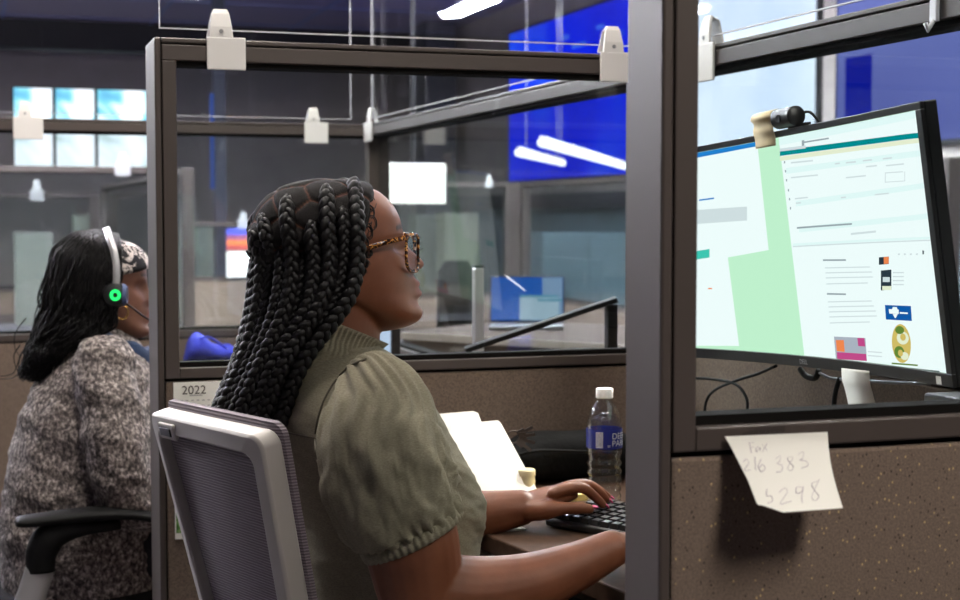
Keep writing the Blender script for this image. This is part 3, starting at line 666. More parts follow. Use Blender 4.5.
def head_pt(y, a, grow=0.0):
    """point of the head surface at photo row y (mid-plane) and angle a; a=0 is the face"""
    f, b, w = float(cr1(HY, HF, y)), float(cr1(HY, HB, y)), float(cr1(HY, HW, y))
    f += grow; b -= grow; w += grow / 670
    c = b + .52 * (f - b); ca, sa = math.cos(a), math.sin(a)
    yy = w * math.copysign(abs(sa) ** .95, sa)
    if ca >= 0:
        x = c + (f - c) * ca ** .82
        ns = np.interp(y, [232, 256, 268], [.009, .014, .018])
        k = min(1, ca * 3)
        x += k * tri(NOSE, y) * math.exp(-(yy / ns) ** 2) + k * tri(LIPS, y) * math.exp(-(abs(yy) / .023) ** 2.4) + k * tri(CHIN, y) * math.exp(-(yy / .027) ** 2)
        x -= k * 5 * math.exp(-((abs(yy) - .032) / .015) ** 2) * math.exp(-((y - 247) / 8) ** 2)
        x += k * 2 * math.exp(-((abs(yy) - .03) / .02) ** 2) * math.exp(-((y - 235) / 5) ** 2)
        x += k * 3 * math.exp(-((abs(yy) - .045) / .02) ** 2) * math.exp(-((y - 264) / 10) ** 2)
    else: x = c + (c - b) * -(abs(ca) ** .95)
    p = P(x, y, Y=PY); return Vector((p.x, PY + yy, p.z))
def head_rings(nrow=120, nang=112, grow=0):
    ys = [183 + (331 - 183) * (i / nrow) for i in range(nrow + 1)]
    return [[head_pt(y, 2 * math.pi * j / nang, grow) for j in range(nang)] for y in ys]
body = MB(); body.loft(head_rings())
def pipe(pts, rad, n=24, k=20):
    """smooth tapering limb: list of points with (ra, rb) radii"""
    c = crom(pts, k); rr = [cr1(range(len(rad)), [r[0] if hasattr(r, '__len__') else r for r in rad], q) for q in np.linspace(0, len(rad) - 1, k)]
    rf = [cr1(range(len(rad)), [r[1] if hasattr(r, '__len__') else r for r in rad], q) for q in np.linspace(0, len(rad) - 1, k)]
    return c, rr, rf
def limb(mb, pts, rad, up=None, n=24, k=24):
    c, ra, rb = pipe(pts, rad, n, k)
    # rounded ends
    d0 = Vector(c[0] - c[1]).normalized(); d1 = Vector(c[-1] - c[-2]).normalized()
    pp = [Vector(c[0]) + d0 * ra[0] * q for q in (.8, .5, .2)] + [Vector(p) for p in c] + [Vector(c[-1]) + d1 * ra[-1] * q for q in (.2, .5, .8)]
    e = (.5, .82, .97)
    ra = [ra[0] * q for q in e] + list(ra) + [ra[-1] * q for q in e[::-1]]; rb = [rb[0] * q for q in e] + list(rb) + [rb[-1] * q for q in e[::-1]]
    mb.tube(pp, ra, n, flat=rb, up=up)
def ringY(cx, cy_px, rx, ry, n=40, tilt=0):
    c = P(cx, cy_px, Y=PY); return [c + Vector((rx * math.cos(a), ry * math.sin(a), tilt * rx * math.cos(a))) for a in np.linspace(0, 2 * math.pi, n + 1)[:-1]]
body.loft([ringY(352, 288, .050, .050), ringY(344, 302, .058, .055), ringY(338, 318, .063, .056), ringY(336, 335, .066, .058), ringY(334, 352, .069, .066), ringY(330, 372, .075, .09)])
TY = [345, 352, 365, 380, 400, 420, 440, 460, 480, 497, 515, 535, 560, 600, 640]
TF = [374, 386, 399, 411, 423, 434, 445, 457, 467, 471, 470, 466, 460, 458, 457]
TB = [318, 305, 292, 284, 277, 273, 273, 275, 277, 279, 282, 287, 292, 300, 305]
TW = [.078, .095, .135, .160, .176, .182, .182, .182, .182, .184, .186, .19, .195, .2, .2]
def torso_pt(y, a, grow=0.0):
    f, b, w = float(cr1(TY, TF, y)) + grow, float(cr1(TY, TB, y)) - grow, float(cr1(TY, TW, y)) + grow / 670
    c = (f + b) / 2; ca, sa = math.cos(a), math.sin(a)
    p = P(c + (f - b) / 2 * math.copysign(abs(ca) ** .8, ca), y, Y=PY); yy = w * math.copysign(abs(sa) ** .9, sa)
    # chest: two fuller sides with a shallow valley
    k = math.exp(-((y - 490) / 40) ** 2) * max(0, ca)
    dx = k * (-.012 * math.exp(-(yy / .03) ** 2) - .0)
    # shoulders drop a little to the side
    dz = -.35 * max(0, abs(yy) - .07) * max(0, min(1, (405 - y) / 45))
    return Vector((p.x + dx, PY + yy, p.z + dz))
body.loft([[torso_pt(y, 2 * math.pi * j / 64, -5) for j in range(64)] for y in np.linspace(346, 640, 40)])
RA = [P(364, 408, Y=2.04), P(383, 466, Y=1.97), P(408, 532, Y=1.94), P(419, 584, Y=1.935)]
limb(body, RA, [.030, .058, .066, .060])
RF = [P(419, 590, Y=1.935), P(466, 595, Y=1.935), P(520, 587, Y=1.94), P(570, 569, Y=1.945), P(613, 548.5, Y=1.95)]
limb(body, RF, [.058, .054, .046, .036, .027])
LYW = 2.335
LA = [P(340, 392, Y=2.34), P(385, 470, Y=2.40), P(425, 528, Y=2.41)]
limb(body, LA, [.030, .058, .055])
LF = [P(428, 530, Y=2.41), P(462, 518, Y=2.385), P(490, 513, Y=2.36), P(522, 507.5, Y=2.345)]
limb(body, LF, [.053, .047, .038, .030])
nails = []
def finger(pts, rad, nail=None):
    c = crom(pts, 14); rr = np.interp(np.linspace(0, 1, 14), np.linspace(0, 1, len(rad)), rad)
    limb(body, pts, rad, n=14, k=14)
    d = (Vector(c[-1]) - Vector(c[-3])).normalized(); nails.append((Vector(c[-1]), d, rr[-1]))
# left hand (far), thumb towards the camera
wr = P(514, 509, Y=LYW)
pal = [P(494, 512, Y=LYW + .02), P(512, 508.5, Y=LYW + .012), P(530, 505, Y=LYW + .015), P(552, 497, Y=LYW + .018), P(572, 492, Y=LYW + .018)]
body.tube(crom(pal, 12), np.interp(np.linspace(0, 1, 12), [0, .22, .5, .8, 1], [.030, .031, .037, .040, .030]), 24, flat=np.interp(np.linspace(0, 1, 12), [0, .22, .5, .8, 1], [.031, .026, .022, .017, .010]), up=(0, 0, 1))
KZ = .757
def tipz(x, y, z=KZ): return P(x, y, Z=z)
yi = tipz(603, 506).y
for k, (kx, ky, mx_, my, dx_, dy_, tx, ty, r) in enumerate(((566, 489, 583, 488, 595, 497, 603, 506, .0092), (569, 486.5, 587, 484.5, 599, 492, 606.5, 500.5, .0093), (569, 486, 587, 484, 600, 491, 608, 498, .0088), (565, 487, 580, 486, 592, 491, 601, 497, .0078))):
    Yk = yi - .006 + k * .0205
    finger([P(kx - 14, ky + 5, Y=Yk), P(kx, ky, Y=Yk), P(mx_, my, Y=Yk), P(dx_, dy_, Y=Yk), P(tx, ty - 1, Y=Yk)], [r * 1.05, r * 1.12, r, r * .9, r * .78])
Yt = tipz(590, 510).y
finger([P(530, 511, Y=LYW - .012), P(547, 510, Y=Yt + .010), P(562, 508.5, Y=Yt + .004), P(578, 508, Y=Yt), P(590, 509, Y=Yt)], [.018, .0165, .0112, .0102, .0085])
# right hand (hidden by the post from the photo's side), palm down on the mouse side of the keyboard
w0 = P(613, 548.5, Y=1.95); hd = (Vector((1.0, 2.02, .752)) - w0).normalized()
sdv = Vector((0, 0, 1)).cross(hd).normalized()     # towards the thumb (+Y side)
upn = hd.cross(sdv).normalized()
hp = lambda a, b, c: w0 + hd * a + sdv * b + upn * c
body.tube(crom([hp(-.01, 0, 0), hp(.03, 0, .002), hp(.06, 0, .004), hp(.088, 0, .006)], 12), np.interp(np.linspace(0, 1, 12), [0, .35, .75, 1], [.027, .036, .040, .032]), 24, flat=np.interp(np.linspace(0, 1, 12), [0, .35, .75, 1], [.024, .020, .017, .010]), up=upn)
for k, (b, L, r) in enumerate(((.03, .072, .0090), (.01, .080, .0092), (-.010, .074, .0088), (-.030, .058, .0078))):
    finger([hp(.06, b * .9, .004), hp(.082, b, .006), hp(.082 + L * .42, b * 1.05, .010), hp(.082 + L * .75, b * 1.05, .0), hp(.082 + L * .95, b * 1.05, -.014)], [r * 1.05, r * 1.12, r, r * .9, r * .78])
finger([hp(.012, .016, -.004), hp(.035, .042, -.008), hp(.058, .056, -.011), hp(.078, .060, -.013), hp(.092, .058, -.015)], [.018, .015, .0112, .0102, .0085])
bm_ = remesh(body, .0028, .5, 3)
co = get_co(bm_)
def px_of(co):
    d = co - np.array([0, 0, CAM_H]); z = d @ np.array(fwv); return 480 + F * (d @ np.array(rtv)) / z, 300 - F * (d @ np.array(upv)) / z
hx = P(415, 287, Y=PY)
lipm = np.exp(-(np.abs(co[:, 1] - PY) / .024) ** 6) * np.exp(-(np.abs(co[:, 2] - P(415, 287.5, Y=PY).z) / .0145) ** 6) * (co[:, 0] > P(411.5, 287, Y=PY).x)
bz_ = P(400, 229, Y=PY).z; arch = bz_ + .004 - ((np.abs(co[:, 1] - PY) - .03) / .03) ** 2 * .006
browm = np.exp(-((np.abs(co[:, 1] - PY) - .036) / .020) ** 6) * np.exp(-((co[:, 2] - arch) / .0042) ** 4) * (co[:, 0] > P(388, 230, Y=PY).x)
set_attr(bm_, 'lip', lipm * .7); set_attr(bm_, 'brow', browm * .9)
t_w = thing('person', (P(345, 500, Y=PY).x, PY, 0), 'seated woman with long black braids, olive blouse and tortoiseshell glasses, typing', 'person')
link_mesh('body', bm_, M['skin'], t_w, smooth=True)

# nails
M['nail'] = Mat('pink_nail', srgb(232, 110, 150), .25).m
for c, d, r in nails:
    up = Vector((0, 0, 1)); s_ = d.cross(up).normalized(); n_ = s_.cross(d).normalized()
    R = Matrix((d, s_, n_)).transposed()
    MB().ball(c + d * r * .75 + n_ * r * .55, (r * 1.0, r * .78, r * .28), 10, R=R).build('fingernail', M['nail'], t_w, smooth=True)
# eyes
M['eye_white'] = Mat('eye_white', srgb(225, 220, 215), .2).m; M['iris'] = Mat('iris_dark', srgb(34, 22, 16), .15).m
for sg in (-1, 1):
    e = P(380, 247, Y=PY); e = Vector((e.x, PY + sg * .031, e.z))
    ey = MB().ball(e, .0115, 14).build('eye', M['eye_white'], t_w, smooth=True)
    MB().ball(e + Vector((.0075, 0, 0)), .0056, 10).build('iris', M['iris'], ey, smooth=True)

# ---- hair: scalp cap with partings, braids, baby hair
hair_s = Mat('black_braid_hair', srgb(14, 12, 14), .5, spec=.32)
nz = hair_s.n('ShaderNodeTexNoise', Scale=900, Detail=2); hair_s.l(hair_s.coord(), nz.inputs['Vector']); hair_s.bump(nz.outputs['Fac'], .5, .001); M['hair'] = hair_s.m
cap_s = Mat('scalp_hair', srgb(27, 24, 26), .75, spec=.2)
at = cap_s.n('ShaderNodeAttribute'); at.attribute_name = 'part'
nz = cap_s.n('ShaderNodeTexNoise', Scale=700, Detail=3); cap_s.l(cap_s.coord(), nz.inputs['Vector'])
hc = cap_s.ramp(nz.outputs['Fac'], [(.35, srgb(12, 11, 12)), (.7, srgb(36, 31, 31))])
mx = cap_s.n('ShaderNodeMix', data_type='RGBA'); cap_s.l(at.outputs['Fac'], mx.inputs[0]); cap_s.l(hc, mx.inputs[6]); mx.inputs[7].default_value = srgb(96, 64, 50); cap_s.color(mx.outputs[2]); cap_s.bump(nz.outputs['Fac'], .8, .003); M['scalp'] = cap_s.m
# roots on the near side: photo pixel, place across the fall of hair (0 back .. 1 front), size
ROOTS = [(354, 184, 1.0, 1.18), (343, 209, .90, 1.0), (327, 188, .80, 1.18), (333, 236, .84, .9), (313, 221, .68, 1.1), (303, 240, .60, .9), (288, 198, .50, 1.18), (277, 238, .40, 1.0), (264, 214, .30, 1.0),
         (254, 230, .18, 1.1), (251, 251, .07, 1.0), (265, 254, .26, .9), (290, 254, .50, .9), (318, 254, .74, .9)]
HAIRLINE = ([180, 190, 205, 225, 245, 262, 280, 300], [366, 363, 357, 352, 349, 348, 342, 332])
cap_y = np.linspace(179, 300, 110); NA = 190; rings = []; 
def cap_pt(y, a):
    g = 5.0
    f, b, w = float(cr1([179, 183] + HY[1:], [330, 345] + HF[1:], max(y, 179))), float(cr1([179, 183] + HY[1:], [324, 308] + HB[1:], max(y, 179))), float(cr1([179, 183] + HY[1:], [.004, .026] + HW[1:], max(y, 179)))
    return f, b, w
for y in cap_y:
    row = []
    for j in range(NA):
        a = 2 * math.pi * j / NA; ys = max(183.05, 183 + (y - 179) * (331 - 183) / (331 - 179))
        p0 = head_pt(ys, a, 0); 
        c = P(330, 235, Y=PY); c.y = PY
        xh = np.interp(y, HAIRLINE[0], HAIRLINE[1])
        x_mid = 480 + F * ((Vector((p0.x, PY, p0.z)) - Vector((0, 0, CAM_H))).dot(rtv)) / ((Vector((p0.x, PY, p0.z)) - Vector((0, 0, CAM_H))).dot(fwv))
        side = abs(p0.y - PY) / .075; xl = xh + (1 - min(1, side)) * 4
        k = 1 / (1 + math.exp((x_mid - xl) / 1.6))
        row.append(c + (p0 - c) * (1.065 * k + .955 * (1 - k)))
    rings.append(row)
def cap_mesh(mask, grow, shrink, nrow=70, nang=130, y0=183, y1=300):
    """shell over part of the head: mask(x, y, side) in mid-plane photo pixels, 0..1"""
    c = P(330, 240, Y=PY); out = []
    for y in np.linspace(y0 + .05, y1, nrow):
        row = []
        for j in range(nang):
            p0 = head_pt(y, 2 * math.pi * j / nang); d = Vector((p0.x, PY, p0.z)) - Vector((0, 0, CAM_H)); xm = 480 + F * d.dot(rtv) / d.dot(fwv)
            k = mask(xm, y, abs(p0.y - PY) / .075); row.append(c + (p0 - c) * (grow * k + shrink * (1 - k)))
        out.append(row)
    return MB().loft(out)
cap = MB().loft(rings); capme = cap.mesh('hair_cap')
cc = get_co(capme)
mid = cc.copy(); mid[:, 1] = PY; 
R3 = []
def scalp(x, y, sg=-1, lift=1.10):
    off = .05
    for _ in range(4):
        y_mid = 215 + (y - 215) * (1 - .0 * off)
        f, b, w = float(cr1(HY, HF, max(y, 184))), float(cr1(HY, HB, max(y, 184))), float(cr1(HY, HW, max(y, 184)))
        c = b + .52 * (f - b); q = P(x, y, Y=PY + sg * off)
        xm = 480 + F * ((Vector((q.x, PY, q.z)) - Vector((0, 0, CAM_H))).dot(rtv)) / ((Vector((q.x, PY, q.z)) - Vector((0, 0, CAM_H))).dot(fwv))
        s = min(.98, abs((xm - c) / ((f - c) if xm > c else (c - b)))); off = max(.006, w * math.sqrt(1 - s * s))
    ex = (lift - 1) * .14; q = P(x, y, Y=PY + sg * (off + ex)); r = Vector((q.x - P(325, 240, Y=PY).x, 0, q.z - P(325, 240, Y=PY).z)).normalized()
    return q + r * ex * .25
for x, y, u, s in ROOTS:
    p = scalp(x, y); R3.append(p); R3.append(Vector((p.x, 2 * PY - p.y, p.z)))
R3 += [P(352, 184, Y=PY + .0), P(300, 190, Y=PY), P(268, 215, Y=PY), P(252, 250, Y=PY)]
Ra = np.array([list(p) for p in R3]); D = np.sort(np.linalg.norm(cc[:, None, :] - Ra[None], axis=2), axis=1)
gap = D[:, 1] - D[:, 0]
part = np.clip(1.25 - gap / .0026, 0, 1) * (cc[:, 2] > P(300, 268, Y=PY).z)
dome = np.clip(gap / .012, 0, 1) ** .6 * .0045
ctr = np.array(P(330, 235, Y=PY)); nrm = cc - ctr; nrm /= np.linalg.norm(nrm, axis=1)[:, None]
set_co(capme, cc + nrm * (dome - .002)[:, None]); set_attr(capme, 'part', part)
link_mesh('hair_cap', capme, M['scalp'], t_w, smooth=True)

FLOW = [((251, 262), (357, 262), .093), ((247, 312), (347, 302), .102), ((235, 364), (304, 362), .098), ((214, 414), (281, 420), .080), ((206, 462), (272, 466), .068)]
def sheet_pt(u, k, depth=1.0, sg=-1):
    (bx, by), (fx, fy), W = FLOW[k]
    ang = u * math.pi / 2; off = W * math.sin(ang) * depth
    s = 1 - math.cos(ang) if depth == 1.0 else (1 - math.cos(ang)) * .96 + .03
    s = s * .55 + u * .45
    px, py = bx + (fx - bx) * s, by + (fy - by) * s
    p = P(px, py, Y=PY - off)
    return p if sg < 0 else Vector((p.x, 2 * PY - p.y, p.z))
def braid(path, size, ph):
    """three plaited strands along the path"""
    L = np.sum(np.linalg.norm(np.diff(path, axis=0), axis=1)); pitch = .042 * size; n = int(L / pitch * 12) + 2
    c = crom(path, n * 2); seg = np.r_[0, np.cumsum(np.linalg.norm(np.diff(c, axis=0), axis=1))]
    sU = np.linspace(0, seg[-1], n); c = np.array([[np.interp(q, seg, c[:, i]) for i in range(3)] for q in sU])
    tg = np.gradient(c, axis=0); tg /= np.linalg.norm(tg, axis=1)[:, None]
    axis = np.array(P(300, 300, Y=PY)); out = c - axis; out[:, 2] = 0; out /= np.linalg.norm(out, axis=1)[:, None] + 1e-9
    out = out * .5 + np.array([0, math.copysign(1, out[len(out) // 3, 1]), 0]) * .8
    out -= tg * np.sum(out * tg, axis=1)[:, None]; out /= np.linalg.norm(out, axis=1)[:, None]
    wd = np.cross(tg, out); th = 2 * math.pi * sU / pitch + ph
    taper = np.clip(.42 + sU / .06, .42, 1) ; taper *= np.interp(sU / seg[-1], [0, .8, 1], [1, .95, .7])
    mb = MB()
    for q in range(3):
        f = th + q * 2 * math.pi / 3
        pos = c + wd * (.0066 * size * taper * np.sin(f))[:, None] + out * (.0038 * size * taper * np.sin(2 * f))[:, None]
        mb.tube(pos, list(.0058 * size * taper * (1 + .1 * np.cos(2 * f))), 7)
    return mb
nb = 0
def add_braid(path, size):
    global nb
    braid(np.array([list(p) for p in path]), size, random.random() * 6).build('braid', M['hair'], t_w, smooth=True); nb += 1
for sg in (-1, 1):
    for i, (x, y, u, s) in enumerate(ROOTS):
        if sg > 0 and i % 2: continue
        lay = 1.0 if i in (0, 2, 4, 6, 7, 9) else .9
        r0 = scalp(x, y, -1, 1.0); e = sheet_pt(u, 0, lay)
        m = scalp(*(( .55 * x + .45 * (480 + F * (e - Vector((0, 0, CAM_H))).dot(rtv) / (e - Vector((0, 0, CAM_H))).dot(fwv))), (y + 255) / 2 if y < 240 else y + 6), -1, 1.09)
        r1 = scalp(x, y + 4, -1, 1.07)
        path = ([r0, r1, m, e] if y < 232 else [r0, e]) + [sheet_pt(u + random.uniform(-.012, .012), k, lay) for k in range(1, 5)]
        if sg > 0: path = [Vector((p.x, 2 * PY - p.y, p.z)) for p in path]
        add_braid(path, s * .93)
# under layers that fill the fall of hair
for j, u in enumerate(np.linspace(.05, .96, 15)):
    add_braid([sheet_pt(u, 0, .70) + Vector((0, 0, .02)), sheet_pt(u, 0, .76)] + [sheet_pt(u + .02 * math.sin(j * 3), k, .76) for k in range(1, 5)], 1.0)
for j, u in enumerate(np.linspace(.1, .9, 8)):
    add_braid([sheet_pt(u, 0, .86, 1) + Vector((0, 0, .02)), sheet_pt(u, 0, .9, 1)] + [sheet_pt(u, k, .88, 1) for k in range(1, 5)], 1.0)
# dark inner mass so the gaps between the braids stay closed
core = MB(); rg = []
for k in range(5):
    ring = [sheet_pt(u, k, .70) for u in np.linspace(0, 1, 12)] + [sheet_pt(u, k, .70, 1) for u in np.linspace(1, 0, 12)][:-1]
    cen = sum((Vector(p) for p in ring), Vector()) / len(ring); rg.append([cen + (p - cen) * .86 for p in ring])
rg2 = []
for a, b in zip(rg[:-1], rg[1:]):
    for q in range(6): rg2.append([x + (y - x) * (q / 6) for x, y in zip(a, b)])
rg2.append(rg[-1]); core.loft(rg2).build('hair_underlayer', M['hair'], t_w, smooth=True)
bh = MB()
for cx, cy, n, r0 in ((369, 191, .7, 9), (373, 203, .8, 10), (371, 214, .75, 11), (374, 224, .7, 9), (370, 233, .8, 9), (367, 243, .9, 6), (371, 253, 1.4, 5), (368, 263, 1.3, 5), (365, 271, 1.2, 5)):
    for q in range(4):
        pts = []; ph = random.random() * 6
        for s in np.linspace(0, 1, 22):
            a = ph + s * n * 6.28; r = r0 * (1 - .6 * s) * random.uniform(.97, 1.03)
            x, y = cx + q * .7 - 2 + r * math.cos(a) * .6 , cy + r * math.sin(a)
            pts.append(scalp(x - 3 * (1 - s), y, -1, 1.012 + .012 * q * s))
        bh.tube(pts, [.0009 * (1 - .5 * s) for s in np.linspace(0, 1, 22)], 5)
bh.build('baby_hair', M['hair'], t_w, smooth=True)

# ---- glasses
tort = Mat('tortoiseshell', srgb(60, 32, 16), .15); v = tort.n('ShaderNodeTexNoise', Scale=140, Detail=1); tort.l(tort.coord(), v.inputs['Vector'])
tort.color(tort.ramp(v.outputs['Fac'], [(.40, srgb(26, 14, 8)), (.52, srgb(84, 44, 18)), (.59, srgb(204, 140, 64)), (.65, srgb(40, 20, 10))])); M['tortoise'] = tort.m
M['lens'] = pane('spectacle_lens', (.93, .92, .9, 1), 1.5)
t_g = thing('glasses', P(412, 250, Y=PY), 'tortoiseshell glasses worn by the braided woman', 'glasses')
nas = P(417.5, 0, Y=PY - .009); tem = P(405.5, 0, Y=PY - .060)
def rim_pt(s, y, sg=-1): # s 0 nasal .. 1 temporal
    yy = .009 + .051 * s; x = nas.x + (tem.x - nas.x) * (s ** 1.25); z = P(412, y, Y=PY - .03).z - .0
    return Vector((x, PY + sg * yy, z + .0015 * s))
for sg in (-1, 1):
    pts = []
    for a in np.linspace(0, 2 * math.pi, 41)[:-1]:
        ca, sa = math.cos(a), math.sin(a); e = .62
        pts.append(rim_pt(.5 + .5 * math.copysign(abs(ca) ** e, ca), 253.5 - 18 * math.copysign(abs(sa) ** e, sa) - (2 if sa > 0 else 0) * abs(ca), sg))
    rm = MB(); loop = pts + [pts[0], pts[1]]
    rm.tube(loop, .0030, 8, flat=.0024, up=(1, 0, 0)).build('rim', M['tortoise'], t_g, smooth=True)
    cen = sum(pts, Vector()) / len(pts); MB().add([cen] + pts, [(0, i + 1, (i + 1) % 40 + 1) for i in range(40)]).build('lens', M['lens'], t_g, smooth=True)
    ts = rim_pt(1.0, 238, sg); hx0 = ts + Vector((-.001, sg * .006, 0))
    end = scalp(360, 250, -1, 1.06); end = Vector((end.x, PY + sg * abs(end.y - PY), end.z))
    cheek = P(385, 242.5, Y=PY - .079); cheek = Vector((cheek.x, PY + sg * .079, cheek.z))
    MB().tube(crom([ts + Vector((.002, 0, .001)), hx0, cheek, end], 26), .0017, 8, flat=.0036, up=(0, 0, 1)).build('temple_arm', M['tortoise'], t_g, smooth=True)
    MB().ball(ts + Vector((.003, 0, .005)), .002, 8).build('hinge_stud', M['grey_metal'], t_g, smooth=True)
MB().tube(crom([rim_pt(.02, 245, -1), (nas.x + .002, PY, P(412, 242, Y=PY).z), rim_pt(.02, 245, 1)], 12), .002, 8).build('bridge', M['tortoise'], t_g, smooth=True)

# ---- olive blouse
cloth = Mat('olive_cloth', srgb(122, 115, 96), .9, spec=.2)
co_ = cloth.coord(); nz = cloth.n('ShaderNodeTexNoise', Scale=260, Detail=3); mp = cloth.n('ShaderNodeMapping'); mp.inputs['Scale'].default_value = (1, 1, 3); cloth.l(co_, mp.inputs[0]); cloth.l(mp.outputs[0], nz.inputs['Vector'])
cloth.color(cloth.ramp(nz.outputs['Fac'], [(.3, srgb(116, 111, 95)), (.7, srgb(138, 132, 113))])); cloth.bump(nz.outputs['Fac'], .25, .001); M['olive'] = cloth.m
def wr_(p, s, amp): return amp * (mnoise.fractal(Vector(p) * s, .6, 2.0, 4) )
NT = 150; rows = []
ytop = np.linspace(343, 640, 152)
for y in ytop:
    row = []
    for j in range(NT):
        a = 2 * math.pi * j / NT; p = torso_pt(y, a, 2.0); c = Vector((p.x, PY, p.z))
        n_ = Vector((math.cos(a), math.sin(a), 0))
        fall = min(1, max(0, (y - 380) / 60)); tw = Vector((p.x * .7, p.y, p.z * 2.2 + (p.x) * 1.2))
        d = wr_(tw, 7, .006 * fall) + wr_(tw + Vector((5, 0, 0)), 16, .0012 * fall)
        row.append(p + n_ * d)
    rows.append(row)
tor = MB().loft(rows).build('blouse', M['olive'], t_w, smooth=True, fix=True)
def sleeve(C, R, sg, seam_ang=0):
    n, K = 128, 90; c = crom(C, K); rr = cr1(np.linspace(0, 1, len(R)), R, np.linspace(0, 1, K)); rings = []; u = None
    for i in range(K):
        t_ = Vector(c[min(i + 1, K - 1)] - c[max(i - 1, 0)]).normalized(); ref = Vector((0, sg, 0)); u = (ref - t_ * ref.dot(t_)).normalized(); w = t_.cross(u)
        s = i / (K - 1); row = []
        for j in range(n):
            a = 2 * math.pi * j / n
            g0 = math.exp(-((s - .22) / .16) ** 2); g1 = math.exp(-((s - .93) / .10) ** 2); g2 = math.exp(-((s - .6) / .3) ** 2)
            fold = .0045 * g0 * math.sin(a * 19 + 2 * math.sin(a * 3)) + .0058 * g1 * math.sin(a * 24 + 1.5 * math.sin(a * 5)) + .006 * g2 * math.sin(a * 6 + s * 7 + 1.3 * math.sin(a * 2 + 1)) * math.sin(s * 5 + a)
            q = Vector(c[i]) + u * (rr[i] * math.cos(a)) + w * (rr[i] * math.sin(a))
            fold += wr_(Vector((a * 1.6, s * 2.2, sg)), 1.3, .009 * g2 + .001) + wr_(Vector((a * 2.4, s * 1.1, 3 + sg)), 1.5, .006 * g2)
            row.append(q + (u * math.cos(a) + w * math.sin(a)) * fold)
        rings.append(row)
    return MB().loft(rings)
SC_ = [P(362, 372, Y=2.055), P(371, 384, Y=2.025), P(379, 408, Y=1.995), P(380, 436, Y=1.975), P(386, 466, Y=1.96), P(393, 492, Y=1.95), P(401, 511, Y=1.945), P(408, 524, Y=1.943), P(411, 531, Y=1.942)]
SR = [.024, .052, .072, .084, .087, .087, .085, .078, .072]
sl = sleeve(SC_, SR, -1).build('sleeve', M['olive'], tor, smooth=True, fix=True)
ax = (SC_[-1] - SC_[-3]).normalized()
cf = MB(); rings = []; u = Vector((0, -1, 0)); u = (u - ax * u.dot(ax)).normalized(); w = ax.cross(u)
for d, r in ((-.006, .070), (-.004, .0745), (.004, .0755), (.010, .0745), (.012, .070)):
    rings.append([SC_[-1] + ax * d + (u * math.cos(a) + w * math.sin(a)) * (r + .0012 * math.sin(a * 46)) for a in np.linspace(0, 2 * math.pi, 277)[:-1]])
cf.loft(rings, cap=False).build('cuff', M['olive'], tor, smooth=True, fix=True)
mir = lambda p: Vector((p.x - .03, 2 * PY - p.y + .005, p.z + .01))
sleeve([mir(p) for p in SC_], SR, 1).build('sleeve', M['olive'], tor, smooth=True, fix=True)
# ruffled stand collar
rings = []; cB, cF = P(296, 325, Y=PY), P(377, 357, Y=PY); cen = (cB + cF) / 2; axx = (cF - cB) / 2; upc = Vector((-axx.z, 0, axx.x)).normalized()
for q, (h, g, am) in enumerate(((-.040, 1.06, 0), (-.022, 1.05, 0), (-.012, 1.05, .001), (0, 1.0, .0014), (.010, 1.0, .001), (.017, 1.015, .0018), (.024, 1.05, .0036), (.0225, 1.02, .0036), (.014, .96, .0012), (-.01, .95, 0))):
    rings.append([cen + upc * h + axx * (g * math.cos(a)) + Vector((0, .069 * g * (1.0 if h > -.011 else 1.16) * math.sin(a), 0)) + (axx.normalized() * math.cos(a) + Vector((0, math.sin(a), 0))) * (am * math.sin(a * 58)) for a in np.linspace(0, 2 * math.pi, 353)[:-1]])
MB().loft(rings, cap=False).build('collar', M['olive'], tor, smooth=True, fix=True)
# shoulder seam of the back yoke
M['olive_dark'] = Mat('olive_seam', srgb(84, 79, 66), .9).m
sm = []
for a in np.linspace(math.pi * .98, math.pi * 1.42, 30):
    p = torso_pt(424, a, 4.2); sm.append(p)
MB().tube(sm, .0012, 5).build('yoke_seam', M['olive_dark'], tor, smooth=True)

# piped armhole seam, laid on the cloth
from mathutils.bvhtree import BVHTree
dg_ = bpy.context.evaluated_depsgraph_get(); sm2 = []
trees = [(BVHTree.FromObject(o, dg_), ROOT[o.name]) for o in (sl, tor)]
for x, y, _ in crom([(366, 359, 0), (350, 366, 0), (336, 380, 0), (325, 398, 0), (318, 418, 0), (315, 440, 0), (317, 462, 0)], 44):
    o = Vector((0, 0, CAM_H)); d = (P(x, y, d=1) - o).normalized(); best = None
    for tr_, off in trees:
        h = tr_.ray_cast(o - off, d)
        if h[0] is not None and (best is None or h[3] < best[1]): best = (h[0] + off, h[3])
    if best: sm2.append(best[0])
if len(sm2) > 3: MB().tube(crom(sm2[::3], 40), .0017, 6).build('armhole_seam', M['olive_dark'], tor, smooth=True)

